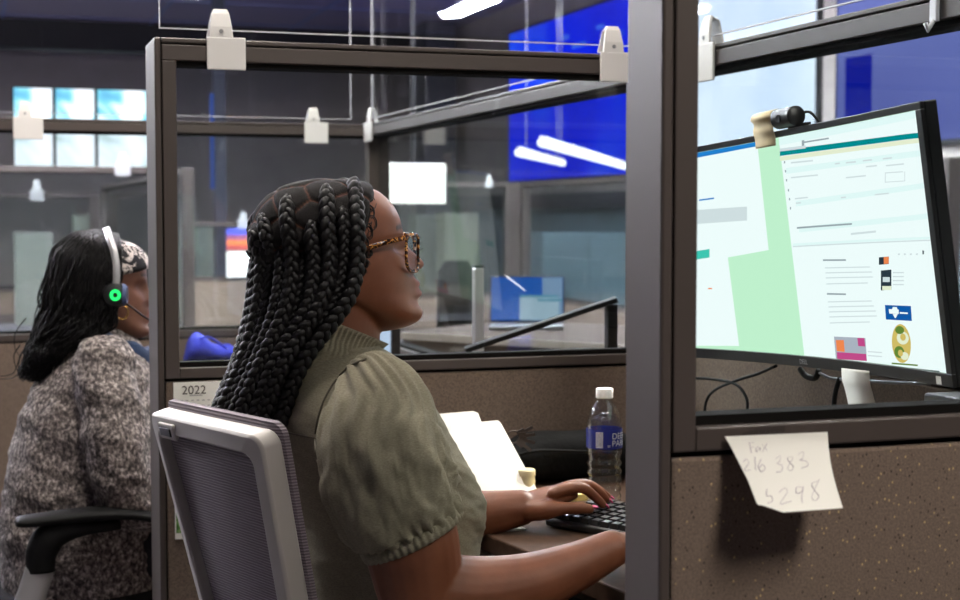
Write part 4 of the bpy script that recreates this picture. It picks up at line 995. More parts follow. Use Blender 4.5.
# ---- trousers and shoes (under the desk)
M['trouser'] = Mat('dark_trousers', srgb(34, 34, 40), .9).speck(200, .2).m
tr = MB()
for sg in (-1, 1):
    hip = Vector((.47, PY + sg * .09, .53)); kn = Vector((.93, PY + sg * .11, .55)); an = Vector((.90, PY + sg * .11, .10))
    limb(tr, [hip - Vector((.06, 0, 0)), hip + Vector((.1, 0, 0)), (hip + kn) / 2 + Vector((.05, 0, 0)), kn], [.105, .105, .085, .066])
    limb(tr, [kn, (kn + an) / 2 + Vector((-.01, 0, 0)), an], [.066, .06, .045])
tr.ball((.44, PY, .56), (.15, .19, .12), 14)
tm = remesh(tr, .012, .5, 4); link_mesh('trousers', tm, M['trouser'], t_w, smooth=True)
for sg in (-1, 1):
    s_ = MB(); s_.tube(crom([(.85, PY + sg * .11, .045), (.90, PY + sg * .11, .05), (.98, PY + sg * .115, .04), (1.07, PY + sg * .12, .03)], 14), [.03, .04, .042, .041, .041, .042, .043, .043, .042, .04, .038, .034, .028, .016], 16, flat=[.035, .044, .046, .044, .042, .04, .038, .036, .034, .032, .03, .027, .022, .014], up=(0, 0, 1))
    s_.build('shoe', M['black_rubber'], t_w, smooth=True)

# ------------------------------------------------------------ her task chair
def chair_frame(o, ang): return Matrix.Translation(o) @ Matrix.Rotation(ang, 4, 'Z')
M['chair_white'] = Mat('chair_white_plastic', srgb(180, 175, 170), .45).m
mesh_s = Mat('chair_mesh', srgb(112, 102, 108), .85); co_ = mesh_s.coord(out='Generated')
wv = mesh_s.n('ShaderNodeTexWave', Scale=38.0, Distortion=.6); wv.bands_direction = 'Z'; mesh_s.l(co_, wv.inputs['Vector'])
wv.inputs['Detail Scale'].default_value = 3.0
mesh_s.color(mesh_s.ramp(wv.outputs['Fac'], [(.2, srgb(104, 94, 101)), (.8, srgb(144, 133, 140))])); mesh_s.bump(wv.outputs['Fac'], .5, .002); M['chair_mesh'] = mesh_s.m
N_ = Vector((.380, 1.845, .972)); Fa = Vector((.252, 2.200, .972)); N_ = Fa + (N_ - Fa) * .83
lat = (Fa - N_); CW = lat.length; lat.normalize(); fwd2 = Vector((lat.y, -lat.x, 0)); rec = math.radians(14)
upb = Vector((0, 0, 1)) * math.cos(rec) - fwd2 * math.sin(rec); nb_ = fwd2 * math.cos(rec) + Vector((0, 0, 1)) * math.sin(rec)
# columns: x lateral (near -> far), y towards the sitter, z up the back ; origin near top corner
CT = Matrix(((lat.x, nb_.x, upb.x, N_.x), (lat.y, nb_.y, upb.y, N_.y), (lat.z, nb_.z, upb.z, N_.z), (0, 0, 0, 1)))
t_c = thing('office_chair', (((N_ + Fa) / 2 + fwd2 * .3).x, ((N_ + Fa) / 2 + fwd2 * .3).y, 0), 'white framed office chair with grey mesh back behind the braided woman', 'chair')
BH = .50
def outline(ins, k=14, top=0.0): # rounded frame outline, lower end narrower
    pts = []; r = .02
    w0, w1 = ins, CW - ins; bt_ = -BH + ins; tp_ = top - ins
    nar = .035
    for cx, cz, a0 in ((w1 - r, tp_ - r, 0), (w0 + r, tp_ - r, 90), (w0 + nar + r, bt_ + r, 180), (w1 - nar - r, bt_ + r, 270)):
        for q in np.linspace(0, 90, k): pts.append((cx + r * math.cos(math.radians(a0 + q)), cz + r * math.sin(math.radians(a0 + q))))
    return pts
def ringz(pts, y, bow=.02): return [(x, y - bow * (1 - ((x / CW) * 2 - 1) ** 2) , z) for x, z in pts]
o_, i_ = outline(0), outline(.025)
fr_ = MB(CT); n = len(o_)
vsx = ringz(o_, -.020) + ringz(i_, -.020) + ringz(o_, .012) + ringz(i_, .012); fsx = []
for j in range(n):
    k = (j + 1) % n
    fsx += [(j, k, n + k, n + j), (2 * n + j, 3 * n + j, 3 * n + k, 2 * n + k), (j, 2 * n + j, 2 * n + k, k), (n + j, n + k, 3 * n + k, 3 * n + j)]
fr_.add(vsx, fsx); fr_.build('back_frame', M['chair_white'], t_c, smooth=.7, bevel=.004, fix=True)
cu = MB(CT); o2, i2 = outline(-.004, top=.004), outline(.012)
cu.loft([ringz(outline(.03), -.004), ringz(o2, .012), ringz(o2, .020), ringz(outline(.004), .026), ringz(outline(.05), .024)])
cu.build('back_mesh', M['chair_mesh'], t_c, smooth=.9, fix=True)
tagm = MB(CT); tx = CW - .064
tagm.box(tx - .026, tx + .022, -.0275 - .004, -.020 - .004, -.032, -.008); rk = tagm.build('adjuster_plate', M['chair_white'], t_c, bevel=.004, fix=True)
MB(CT).box(tx - .017, tx + .014, -.0295 - .004, -.027 - .004, -.026, -.014).build('adjuster_slot', M['black_plastic'], rk, bevel=.002, fix=True)
sc = (N_ + Fa) / 2 + fwd2 * .30; ST = Matrix.Translation((sc.x, sc.y, 0)) @ Matrix.Rotation(math.atan2(fwd2.y, fwd2.x), 4, 'Z')
st = MB(ST); st.loft([[(x * q, y * q, z) for x, y in [(.235 * math.copysign(abs(math.cos(a)) ** .45, math.cos(a)), .235 * math.copysign(abs(math.sin(a)) ** .45, math.sin(a))) for a in np.linspace(0, 2 * math.pi, 49)[:-1]]] for z, q in ((.385, .86), (.395, .98), (.43, 1.0), (.445, .97), (.45, .88))])
st.build('seat', M['chair_mesh'], t_c, smooth=.8, fix=True)
MB(ST).tube(crom([(-.1, 0, .37), (-.24, 0, .37), (-.28, 0, .46), (-.255, 0, .56)], 16), .028, 12, flat=.016, up=(0, 1, 0)).build('back_support', M['chair_white'], t_c, smooth=True, fix=True)
MB(ST).tube([(0, 0, .10), (0, 0, .24)], .028, 16).tube([(0, 0, .24), (0, 0, .39)], .02, 16).build('gas_lift', M['grey_metal'], t_c, smooth=.6)
for k in range(5):
    a = k * 2 * math.pi / 5 + .3; e = (.29 * math.cos(a), .29 * math.sin(a))
    lg = MB(ST).tube([(0, 0, .11), (e[0] * .5, e[1] * .5, .10), (e[0], e[1], .075)], [.03, .024, .018], 10, flat=[.022, .018, .014], up=(0, 0, 1)).build('base_leg', M['chair_white'], t_c, smooth=True)
    d = Vector((-math.sin(a), math.cos(a), 0)) * .012
    MB(ST).tube([Vector((e[0], e[1], .03)) - d * 1.6, Vector((e[0], e[1], .03)) + d * 1.6], .03, 16).build('caster', M['black_rubber'], lg, smooth=.6)
# ------------------------------------------------------------ the woman in the next cubicle
QY = 3.62; QC = P(104, 282, Y=QY); HC0 = P(340, 250, Y=PY)
PR = Matrix.Rotation(math.radians(12), 3, 'Y')
def hq(p): return QC + PR @ (Vector(p) - HC0)
t_n = thing('person', (P(80, 480, Y=QY).x, QY, 0), 'woman in a grey tweed sweater and headset with long wavy black hair', 'person')
nbm = MB(); nbm.loft([[hq(p) for p in r] for r in head_rings(90, 88)])
qp = lambda x, y, dy=0: P(x, y, Y=QY + dy)
def qring(x, y, rx, ry, n=40): c = qp(x, y); return [c + Vector((rx * math.cos(a), ry * math.sin(a), 0)) for a in np.linspace(0, 2 * math.pi, n + 1)[:-1]]
nbm.loft([qring(108, 300, .05, .05), qring(106, 315, .055, .055), qring(102, 335, .06, .06), qring(100, 352, .07, .09)])
NTY = [330, 340, 352, 368, 390, 420, 460, 500, 540, 580, 640]
NTF = [118, 132, 141, 148, 152, 158, 165, 168, 166, 164, 164]
NTB = [84, 70, 58, 46, 34, 20, 10, 4, 2, 2, 4]
NTW = [.06, .09, .13, .165, .185, .195, .2, .205, .21, .22, .22]
def ntor(y, a, g=0):
    f, b, w = float(cr1(NTY, NTF, y)) + g, float(cr1(NTY, NTB, y)) - g, float(cr1(NTY, NTW, y)) + g / 410
    c = (f + b) / 2; ca, sa = math.cos(a), math.sin(a); p = P(c + (f - b) / 2 * math.copysign(abs(ca) ** .85, ca), y, Y=QY)
    yy = w * math.copysign(abs(sa) ** .9, sa); return Vector((p.x, QY + yy, p.z - .3 * max(0, abs(yy) - .06) * max(0, min(1, (400 - y) / 50))))
nbm.loft([[ntor(y, 2 * math.pi * j / 48, -4) for j in range(48)] for y in np.linspace(331, 640, 30)])
def arm_pts(sg): return [qp(104, 362, sg * .16), qp(112, 420, sg * .21), qp(122, 480, sg * .23), qp(140, 506, sg * .22), qp(185, 494, sg * .20), qp(222, 486, sg * .17)]
AR = [.062, .066, .060, .054, .046, .032]
for sg in (-1, 1):
    limb(nbm, arm_pts(sg), [r - .012 for r in AR]); w_ = arm_pts(sg)[-1]
    d = Vector((1, -sg * .15, -.05)).normalized(); s2 = Vector((0, 1, 0)); 
    nbm.tube(crom([w_ - d * .01, w_ + d * .035, w_ + d * .075, w_ + d * .095], 10), np.interp(np.linspace(0, 1, 10), [0, .4, .8, 1], [.024, .034, .038, .03]), 20, flat=np.interp(np.linspace(0, 1, 10), [0, .4, .8, 1], [.021, .019, .016, .01]), up=(0, 0, 1))
    for k, (b, L) in enumerate(((.028, .07), (.010, .078), (-.009, .072), (-.027, .056))):
        b *= -sg; o = w_ + d * .078 + s2 * b
        limb(nbm, [o - d * .02, o, o + d * L * .45 + Vector((0, 0, .006)), o + d * L * .8 - Vector((0, 0, .006)), o + d * L - Vector((0, 0, .02))], [.009, .0095, .0085, .008, .0068], n=12, k=12)
    limb(nbm, [w_ + d * .015, w_ + d * .035 - s2 * sg * .045, w_ + d * .065 - s2 * sg * .06 - Vector((0, 0, .01)), w_ + d * .085 - s2 * sg * .06 - Vector((0, 0, .015))], [.017, .0125, .0105, .0085], n=12, k=12)
nme = remesh(nbm, .0045, .5, 3); co = get_co(nme)
hinv = (co - np.array(QC)) @ np.array(PR) + np.array(HC0)
set_attr(nme, 'lip', .7 * np.exp(-(np.abs(hinv[:, 1] - PY) / .024) ** 6) * np.exp(-(np.abs(hinv[:, 2] - P(415, 287.5, Y=PY).z) / .0135) ** 6) * (hinv[:, 0] > P(411, 287, Y=PY).x))
arch = P(400, 229, Y=PY).z + .004 - ((np.abs(hinv[:, 1] - PY) - .03) / .03) ** 2 * .006
set_attr(nme, 'brow', .8 * np.exp(-((np.abs(hinv[:, 1] - PY) - .036) / .02) ** 6) * np.exp(-((hinv[:, 2] - arch) / .0042) ** 4) * (hinv[:, 0] > P(388, 230, Y=PY).x))
link_mesh('body', nme, M['skin2'], t_n, smooth=True)
for sg in (-1, 1):
    e = P(380, 247, Y=PY); e = hq((e.x, PY + sg * .031, e.z))
    ey = MB().ball(e, .0115, 12).build('eye', M['eye_white'], t_n, smooth=True)
    MB().ball(e + PR @ Vector((.0075, 0, 0)), .0056, 8).build('iris', M['iris'], ey, smooth=True)
# tweed sweater
tw = Mat('tweed_knit', srgb(120, 112, 110), .95); cco = tw.coord(); mp = tw.n('ShaderNodeMapping'); tw.l(cco, mp.inputs[0]); mp.inputs['Scale'].default_value = (1, 1, .8)
n1 = tw.n('ShaderNodeTexNoise', Scale=120, Detail=3, Roughness=.65); tw.l(mp.outputs[0], n1.inputs['Vector'])
tw.color(tw.ramp(n1.outputs['Fac'], [(.34, srgb(44, 40, 42)), (.47, srgb(98, 90, 88)), (.56, srgb(138, 128, 124)), (.68, srgb(196, 186, 180))])); tw.bump(n1.outputs['Fac'], .8, .004); M['tweed'] = tw.m
sw = MB(); sw.loft([[ntor(y, 2 * math.pi * j / 64, 2) for j in range(64)] for y in np.linspace(329, 640, 50)])
for sg in (-1, 1): limb(sw, arm_pts(sg)[:-1] + [arm_pts(sg)[-1] - Vector((.02, 0, 0))], [r + .006 for r in AR], n=32, k=30)
sme = remesh(sw, .007, .5, 3); co = get_co(sme)
dd = np.array([mnoise.fractal(Vector((p[0] * 8, p[1] * 8, p[2] * 16 + p[0] * 6)), .6, 2, 3) for p in co]); nr = np.empty(len(co) * 3); sme.vertices.foreach_get('normal', nr)
set_co(sme, co + nr.reshape(-1, 3) * (dd * .009)[:, None]); link_mesh('sweater', sme, M['tweed'], t_n, smooth=True)
# blue scarf at the neck
M['scarf'] = Mat('blue_scarf', srgb(34, 52, 84), .9).nbump(40, .5, .006).m
rings = []
for h, g in ((-.03, 1.1), (-.015, 1.2), (.0, 1.15), (.014, 1.12), (.022, 1.0), (.012, .92), (-.02, .9)):
    c = qp(112, 342); rings.append([c + Vector((.082 * g * math.cos(a), .080 * g * math.sin(a), h - .036 * math.cos(a) + .004 * math.sin(a * 7 + h * 90))) for a in np.linspace(0, 2 * math.pi, 61)[:-1]])
MB().loft(rings, cap=False).build('scarf', M['scarf'], t_n, smooth=True, fix=True)
# trousers
tr = MB()
for sg in (-1, 1):
    hp_ = Vector((qp(70, 600).x + .03, QY + sg * .085, .47)); kn = hp_ + Vector((.46, sg * .02, .02)); an = kn + Vector((-.02, 0, -.43))
    limb(tr, [hp_ - Vector((.06, 0, 0)), hp_ + Vector((.1, 0, 0)), (hp_ + kn) / 2, kn], [.085, .09, .085, .066]); limb(tr, [kn, (kn + an) / 2, an], [.066, .058, .045])
link_mesh('trousers', remesh(tr, .012, .5, 3), M['trouser'], t_n, smooth=True)
for sg in (-1, 1):
    x0 = qp(70, 600).x + .43
    MB().tube(crom([(x0 - .05, QY + sg * .12, .045), (x0, QY + sg * .12, .05), (x0 + .08, QY + sg * .12, .04), (x0 + .17, QY + sg * .125, .03)], 14), np.interp(np.linspace(0, 1, 14), [0, .2, .7, 1], [.03, .042, .042, .016]), 16, flat=np.interp(np.linspace(0, 1, 14), [0, .2, .7, 1], [.035, .044, .034, .014]), up=(0, 0, 1)).build('shoe', M['black_rubber'], t_n, smooth=True)
# long wavy hair: an inner mass and loose wavy locks over it
wavy = Mat('black_wavy_hair', srgb(13, 11, 12), .52, spec=.22); nz = wavy.n('ShaderNodeTexNoise', Scale=1.0, Detail=3, Distortion=.3); wavy.l(wavy.coord((170, 170, 16)), nz.inputs['Vector']); wavy.bump(nz.outputs['Fac'], 1.0, .006); M['wavy'] = wavy.m
# stations down the fall: back px, front px, half width
QF = [((96, 229), (118, 233), .045), ((71, 233), (121, 250), .100), ((52, 250), (120, 274), .110), ((44, 277), (119, 300), .110), ((41, 306), (112, 325), .104), ((34, 332), (92, 338), .10), ((26, 352), (66, 352), .085), ((20, 370), (44, 376), .05), ((19, 378), (34, 382), .02)]
def qsheet(u, k, depth=1.0, sg=-1):
    i = min(int(k), len(QF) - 2); fr = k - i
    (bx, by), (fx, fy), W = [tuple(np.array(QF[i][m]) * (1 - fr) + np.array(QF[i + 1][m]) * fr) for m in (0, 1)] + [QF[i][2] * (1 - fr) + QF[i + 1][2] * fr]
    a = u * math.pi / 2; s = 1 - math.cos(a); s = .5 * s + .5 * u
    p = P(bx + (fx - bx) * s, by + (fy - by) * s, Y=QY - W * math.sin(a) * depth)
    return p if sg < 0 else Vector((p.x, 2 * QY - p.y, p.z))
rings = []
for k in np.linspace(0, len(QF) - 1.02, 46):
    r = [qsheet(u, k, .97) for u in np.linspace(0, 1, 18)] + [qsheet(u, k, .97, 1) for u in np.linspace(1, 0, 18)][:-1]; c = sum(r, Vector()) / len(r)
    rings.append([c + (p - c) * .96 + Vector((0, 0, 0)) for p in r])
MB().loft(rings).build('hair', M['wavy'], t_n, smooth=True)
random.seed(3); lk = MB()
for i in range(330):
    sg = -1 if i % 4 else 1; u = random.random() ** .8; k0 = random.uniform(0, .6) if i % 3 else random.uniform(.5, 3.0); k1 = min(len(QF) - 1.05, random.uniform(6.2, 8.2)); ph = random.random() * 6; am = random.uniform(.005, .012); rad_ = random.uniform(.0016, .0034); pts = []
    for s in np.linspace(0, 1, 34):
        k = k0 + (k1 - k0) * s; p = qsheet(min(1, max(0, u + .03 * math.sin(ph + s * 9))), k, 1.0, sg); g = min(1, s * 2)
        pts.append(p + Vector((am * g * math.sin(ph + s * 19), -sg * 0 - (am * g * abs(math.cos(ph + s * 17))) * (1 if sg < 0 else -1), am * .6 * g * math.cos(ph * 2 + s * 15))))
    lk.tube(pts, [rad_ * (1 - .8 * s ** 3) for s in np.linspace(0, 1, 34)], 6)
for pts in ([(36, 340), (22, 352), (17, 366), (12, 374), (0, 376), (-6, 374)], [(30, 350), (24, 366), (14, 377), (2, 379), (-4, 378)], [(52, 352), (40, 372), (42, 382), (47, 370), (46, 356)], [(26, 318), (16, 332), (15, 348), (24, 362)], [(44, 372), (50, 362), (48, 350)], [(20, 345), (14, 356), (18, 372), (27, 378)]):
    lk.tube(crom([qp(x, y, -.04) for x, y in pts], 30), [.0017 * (1 - .6 * s) for s in np.linspace(0, 1, 30)], 6)
lk.build('hair_locks', M['wavy'], t_n, smooth=True)
# patterned headband over the front of the head
hb = Mat('patterned_headband', srgb(30, 28, 34), .85); nz = hb.n('ShaderNodeTexNoise', Scale=34, Detail=2, Distortion=1.6); hb.l(hb.coord(), nz.inputs['Vector'])
hb.color(hb.ramp(nz.outputs['Fac'], [(.47, srgb(24, 22, 28)), (.52, srgb(196, 184, 180)), (.60, srgb(216, 206, 202)), (.64, srgb(40, 36, 42))])); M['headband'] = hb.m
sig = lambda v: 1 / (1 + math.exp(-v))
hbm = cap_mesh(lambda x, y, sd: sig((x - (324 + (y - 196) * .56)) / 1.2) * sig(((237 - (x - 347) * .42) - y) / 1.2), 1.12, .95, 90, 150)
hbm.v = [tuple(hq(v)) for v in hbm.v]; hbm.build('headband', M['headband'], t_n, smooth=True)
hcm = cap_mesh(lambda x, y, sd: sig((364 - .25 * max(0, y - 240) - x) / 1.5), 1.02, .95, 80, 130)
hcm.v = [tuple(hq(v)) for v in hcm.v]; hcm.build('scalp_hair', M['wavy'], t_n, smooth=True)
# hoop earring
er = qp(122, 312, -.094)
MB().tube([er + Vector((.0145 * math.sin(a), .006 * math.cos(a * .5), .0165 * math.cos(a))) for a in np.linspace(0, 2 * math.pi, 33)], .0016, 8).build('hoop_earring', Mat('gold_metal', srgb(214, 170, 90), .25, .9).m, t_n, smooth=True)
# headset: a thing of its own
ec = qp(115, 295, -.122); t_h = thing('headset', ec, 'black headset with a glowing green ring worn by the woman in tweed', 'headset')
M['green_glow'] = emit('green_ring_light', srgb(40, 240, 110), 1.6); M['silver'] = Mat('silver_plastic', srgb(190, 188, 190), .3, .4).m
MB().tube([ec + Vector((0, .03, 0)), ec + Vector((0, .012, 0)), ec, ec + Vector((0, -.004, 0))], [.030, .031, .026, .012], 28).build('ear_cup', M['black_plastic'], t_h, smooth=.7)
MB().tube([ec + Vector((.0088 * math.cos(a), -.006, .0095 * math.sin(a))) for a in np.linspace(0, 2 * math.pi, 33)], .0036, 8).build('light_ring', M['green_glow'], t_h, smooth=True)
MB().tube([ec + Vector((.02, .012, 0)), ec + Vector((.028, .01, 0))], [.026, .02], 20).build('ear_cushion', Mat('blue_grey_cushion', srgb(70, 84, 120), .6).m, t_h, smooth=.7)
bp = [qp(116, 287, -.118), qp(116.5, 276, -.12), qp(116, 262, -.118), qp(113, 248, -.108), qp(109, 237, -.084), qp(107, 230, -.045), qp(106, 228, .0), qp(106, 230, .05), qp(108, 245, .09), qp(112, 280, .10)]
MB().ribbon(crom(bp, 60), (1, 0, .35), .016, .003).build('head_band', M['silver'], t_h, smooth=True)
MB().tube(crom([qp(120, 299, -.122), qp(130, 306, -.112), qp(142, 315, -.092), qp(156, 324, -.075), qp(166, 328, -.05)], 30), .0022, 8).build('microphone_boom', M['black_plastic'], t_h, smooth=True)
MB().ball(qp(167, 328, -.048), .007, 10).build('microphone_tip', M['black_rubber'], t_h, smooth=True)

# ------------------------------------------------------------ her task chair
cx = qp(72, 600).x + .05
t_k = thing('office_chair', (cx, QY, 0), 'black task chair with padded armrest under the woman in tweed', 'chair')
st = MB(Matrix.Translation((cx, QY, 0))); st.loft([[(x * q, y * q, z) for x, y in [(.24 * math.copysign(abs(math.cos(a)) ** .5, math.cos(a)), .24 * math.copysign(abs(math.sin(a)) ** .5, math.sin(a))) for a in np.linspace(0, 2 * math.pi, 41)[:-1]]] for z, q in ((.33, .88), (.345, .99), (.385, 1), (.395, .92))])
st.build('seat', M['bag'], t_k, smooth=.8, fix=True)
AY = QY - .27
def ap(x, y): return P(x, y, Y=AY)
for sg in (-1, 1):
    mv = (lambda p: p) if sg < 0 else (lambda p: Vector((p.x, 2 * QY - p.y, p.z)))
    pts = [mv(ap(*q)) for q in ((15, 521), (22, 521.5), (45, 519), (80, 515), (115, 513), (140, 514), (156, 518))]
    MB().tube(crom(pts, 30), np.interp(np.linspace(0, 1, 30), [0, .06, .2, .9, 1], [.012, .026, .036, .038, .026]), 20, flat=np.interp(np.linspace(0, 1, 30), [0, .06, .2, .5, 1], [.006, .010, .013, .016, .012]), up=(0, 0, 1)).build('armrest_pad', M['black_rubber'], t_k, smooth=True)
    br = [mv(ap(*q)) for q in ((41, 572), (41, 555), (48, 540), (62, 532), (85, 527), (120, 524))]
    MB().tube(crom(br, 24), np.interp(np.linspace(0, 1, 24), [0, .4, 1], [.022, .03, .024]), 14, flat=np.interp(np.linspace(0, 1, 24), [0, .4, .7, 1], [.03, .036, .022, .012]), up=None).build('arm_bracket', M['black_rubber'], t_k, smooth=True)
    po = [mv(ap(*q)) for q in ((41, 566), (34, 588), (26, 612), (20, 640))]
    MB().tube(crom(po, 12), .031, 16, flat=.018, up=(0, 1, 0)).build('arm_post', M['silver'], t_k, smooth=True)
MB().tube([(cx, QY, .12), (cx, QY, .34)], .025, 14).build('gas_lift', M['grey_metal'], t_k, smooth=.6)
bk_ = MB(); rings = []
for z, w, yb in ((.42, .17, 0), (.5, .20, -.01), (.62, .21, -.02), (.74, .20, -.03), (.80, .16, -.035)):
    rings.append([(cx - .43 + yb - .0 + .022 * math.cos(a) + .03 * (w * math.sin(a) / .2) ** 2, QY + w * math.sin(a), z) for a in np.linspace(0, 2 * math.pi, 33)[:-1]])
bk_.loft(rings).build('backrest', M['bag'], t_k, smooth=.9, fix=True)
MB().tube(crom([(cx - .1, QY, .35), (cx - .38, QY, .35), (cx - .47, QY, .45), (cx - .465, QY, .6)], 14), .03, 10, flat=.012, up=(0, 1, 0)).build('back_support', M['black_plastic'], t_k, smooth=True)
for k in range(5):
    a = k * 2 * math.pi / 5; e = (cx + .29 * math.cos(a), QY + .29 * math.sin(a))
    lg = MB().tube([(cx, QY, .12), (e[0], e[1], .075)], [.028, .018], 10).build('base_leg', M['black_plastic'], t_k, smooth=True)
    d = Vector((-math.sin(a), math.cos(a), 0)) * .02
    MB().tube([Vector((e[0], e[1], .03)) - d, Vector((e[0], e[1], .03)) + d], .03, 16).build('caster', M['black_rubber'], lg, smooth=.6)

# ------------------------------------------------------------ things on the desk of the next cubicle
b0 = P(211, 356, Z=DZ + .02); t = thing('bag', (b0.x, b0.y, DZ), 'bright blue cloth bag lying on the desk behind the rear glass', 'bag')
M['blue_cloth'] = Mat('blue_cloth', srgb(46, 60, 205), .8).nbump(30, .6, .01).m
rings = []
for s in np.linspace(0, 1, 15):
    h = (.085 + .02 * math.sin(s * 8)) * (1 - abs(2 * s - 1) ** 2.6) ** .5 * (1.25 - .55 * s); w = .09 * (1 - abs(2 * s - 1) ** 4) + .01
    rings.append([(b0.x - .10 + .2 * s, b0.y + w * math.cos(a), DZ + .002 + (h + .002) * (.5 + .5 * math.sin(a))) for a in np.linspace(0, 2 * math.pi, 25)[:-1]])
MB().loft(rings).build('bag_body', M['blue_cloth'], t, smooth=True, fix=True)
MB().tube(crom([(b0.x - .06, b0.y - .05, DZ + .08), (b0.x - .02, b0.y - .08, DZ + .095), (b0.x + .05, b0.y - .07, DZ + .05)], 16), .009, 8, flat=.004).build('handle', M['blue_cloth'], t, smooth=True)
# monitor facing her
t = thing('monitor', (1.12, 4.3, DZ), 'small bright monitor on the desk behind the chin of the braided woman', 'monitor')
MB().box(1.10, 1.125, 4.04, 4.58, .79, 1.12).build('monitor_shell', M['black_plastic'], t, bevel=.004)
MB().box(1.0985, 1.1, 4.055, 4.565, .805, 1.108).build('screen', emit('pale_blue_screen', srgb(196, 214, 240), 1.0), t)
MB().box(1.125, 1.145, 4.28, 4.34, DZ + .01, .98).box(1.06, 1.2, 4.2, 4.42, DZ, DZ + .012).build('stand', M['black_plastic'], t, bevel=.003)
# grey pole and angled black arm
p0 = P(478, 300, d=3.6); zt = P(478, 265, d=3.6).z
t = thing('monitor_pole', (p0.x, p0.y, DZ), 'upright grey pole standing on the desk of the next cubicle', 'pole')
MB().box(p0.x - .012, p0.x + .012, p0.y - .012, p0.y + .012, DZ + .01, zt - .006).build('column', M['silver'], t, bevel=.004)
MB().box(p0.x - .012, p0.x + .012, p0.y - .012, p0.y + .012, zt - .006, zt).build('end_cap', M['black_plastic'], t)
MB().box(p0.x - .05, p0.x + .05, p0.y - .05, p0.y + .05, DZ, DZ + .012).build('base_plate', M['silver'], t, bevel=.003)
a0, a1, a2 = P(465, 350, d=3.35), P(617, 299, d=3.35), P(611, 345, d=3.35)
t = thing('drafting_arm', (a2.x, a2.y, DZ), 'thin black arm slanting up to a short post behind the rear glass', 'arm')
MB().ribbon([a0, a1], (0, 1, 0), .03, .011).build('slanted_arm', M['black_rubber'], t, bevel=.002, fix=True)
MB().box(a2.x - .012, a2.x + .012, a2.y - .012, a2.y + .012, DZ, P(611, 304, d=3.35).z).build('post', M['black_rubber'], t, bevel=.003)
MB().tube([a0 + Vector((-.01, 0, -.005)), Vector((a0.x - .02, a0.y, DZ))], .008, 10).build('foot', M['black_plastic'], t)

# ------------------------------------------------------------ desk and laptop across the aisle
f0, f1 = P(396, 332, Z=DZ), P(660, 347.5, Z=DZ); dv = Vector((f1.x - f0.x, f1.y - f0.y, 0)).normalized(); nv = Vector((-dv.y, dv.x, 0))
M['pale_edge'] = Mat('pale_desk_edge', srgb(168, 156, 144), .5).m; M['taupe'] = Mat('desk_front_taupe', srgb(84, 74, 68), .95, spec=.1).m
DL = (f1 - f0).length + 1.0; DT = Matrix(((dv.x, nv.x, 0, f0.x), (dv.y, nv.y, 0, f0.y), (0, 0, 1, 0), (0, 0, 0, 1)))
t = thing('desk', (f0.x, f0.y, 0), 'pale edged desk across the aisle carrying a laptop', 'desk', 'cubicle desks')
MB(DT).box(0, DL, 0, .95, DZ - .03, DZ).build('desktop', M['taupe'], t, bevel=.002)
MB(DT).box(-.004, DL, -.012, 0, DZ - .03, DZ + .002).build('edge_band', M['pale_edge'], t)
MB(DT).box(.02, DL - .02, .03, .05, .02, DZ - .03).build('modesty_panel', M['taupe'], t)
for a, b in ((.05, .1), (DL - .05, .1), (.05, .9), (DL - .05, .9)): MB(DT).box(a - .025, a + .025, b - .025, b + .025, 0, DZ - .03).build('leg', M['grey_metal'], t)
lp = P(527, 316, d=7.1); LT = Matrix.Translation((lp.x, lp.y, DZ + .0025)) @ Matrix.Rotation(-YAW - .05, 4, 'Z')
t = thing('laptop', (lp.x, lp.y, DZ), 'laptop with a blue desktop and white window across the aisle', 'laptop')
MB(LT).box(-.17, .17, -.23, .0, .0, .018).build('keyboard_base', M['grey_metal'], t, bevel=.003)
ml = LT @ Matrix.Translation((0, 0, .02)) @ Matrix.Rotation(math.radians(-8), 4, 'X')
lid = MB(ml).box(-.177, .177, 0, .009, 0, .222).build('screen_lid', M['black_plastic'], t, bevel=.003, fix=True)
ls = MB(ml); ls.box(-.170, .170, -.001, 0, .008, .215, 0); ls.box(.072, .168, -.0016, -.001, .01, .214, 1); ls.box(-.035, .15, -.002, -.0015, .01, .13, 2); ls.box(-.035, .15, -.0024, -.002, .118, .13, 3); ls.box(.05, .168, -.0026, -.002, .1, .112, 3)
ls.build('laptop_screen', [emit('laptop_blue', srgb(38, 104, 206), 1.0), emit('laptop_pale', srgb(150, 178, 214), 1.0), emit('laptop_window', srgb(190, 214, 232), 1.0), emit('laptop_bar', srgb(110, 170, 196), 1.0)], lid, fix=True)
# dark chair beyond
ch = P(456, 300, d=8.2); t = thing('office_chair', (ch.x, ch.y, 0), 'dark high backed chair standing beyond the laptop desk', 'chair')
def slab(w, d, z0, z1, cx, cy, name, r=.5):
    MB().loft([[(ch.x + cx + w * q * math.copysign(abs(math.cos(a)) ** r, math.cos(a)), ch.y + cy + d * q * math.copysign(abs(math.sin(a)) ** r, math.sin(a)), z) for a in np.linspace(0, 2 * math.pi, 29)[:-1]] for z, q in ((z0, .8), (z0 + .03, 1), (z1 - .06, .95), (z1, .6))]).build(name, M['bag'], t, smooth=.9)
slab(.24, .24, .42, .5, .0, .26, 'seat'); slab(.11, .04, .56, 1.0, 0, 0, 'backrest', .8); slab(.07, .035, .88, 1.0, 0, -.005, 'headrest', .9)
MB().tube([(ch.x, ch.y + .26, .06), (ch.x, ch.y + .26, .43)], .03, 12).build('gas_lift', M['grey_metal'], t)
MB().tube(crom([(ch.x, ch.y + .2, .41), (ch.x, ch.y + .02, .42), (ch.x, ch.y + .01, .6)], 10), .025, 10).build('back_support', M['black_plastic'], t)
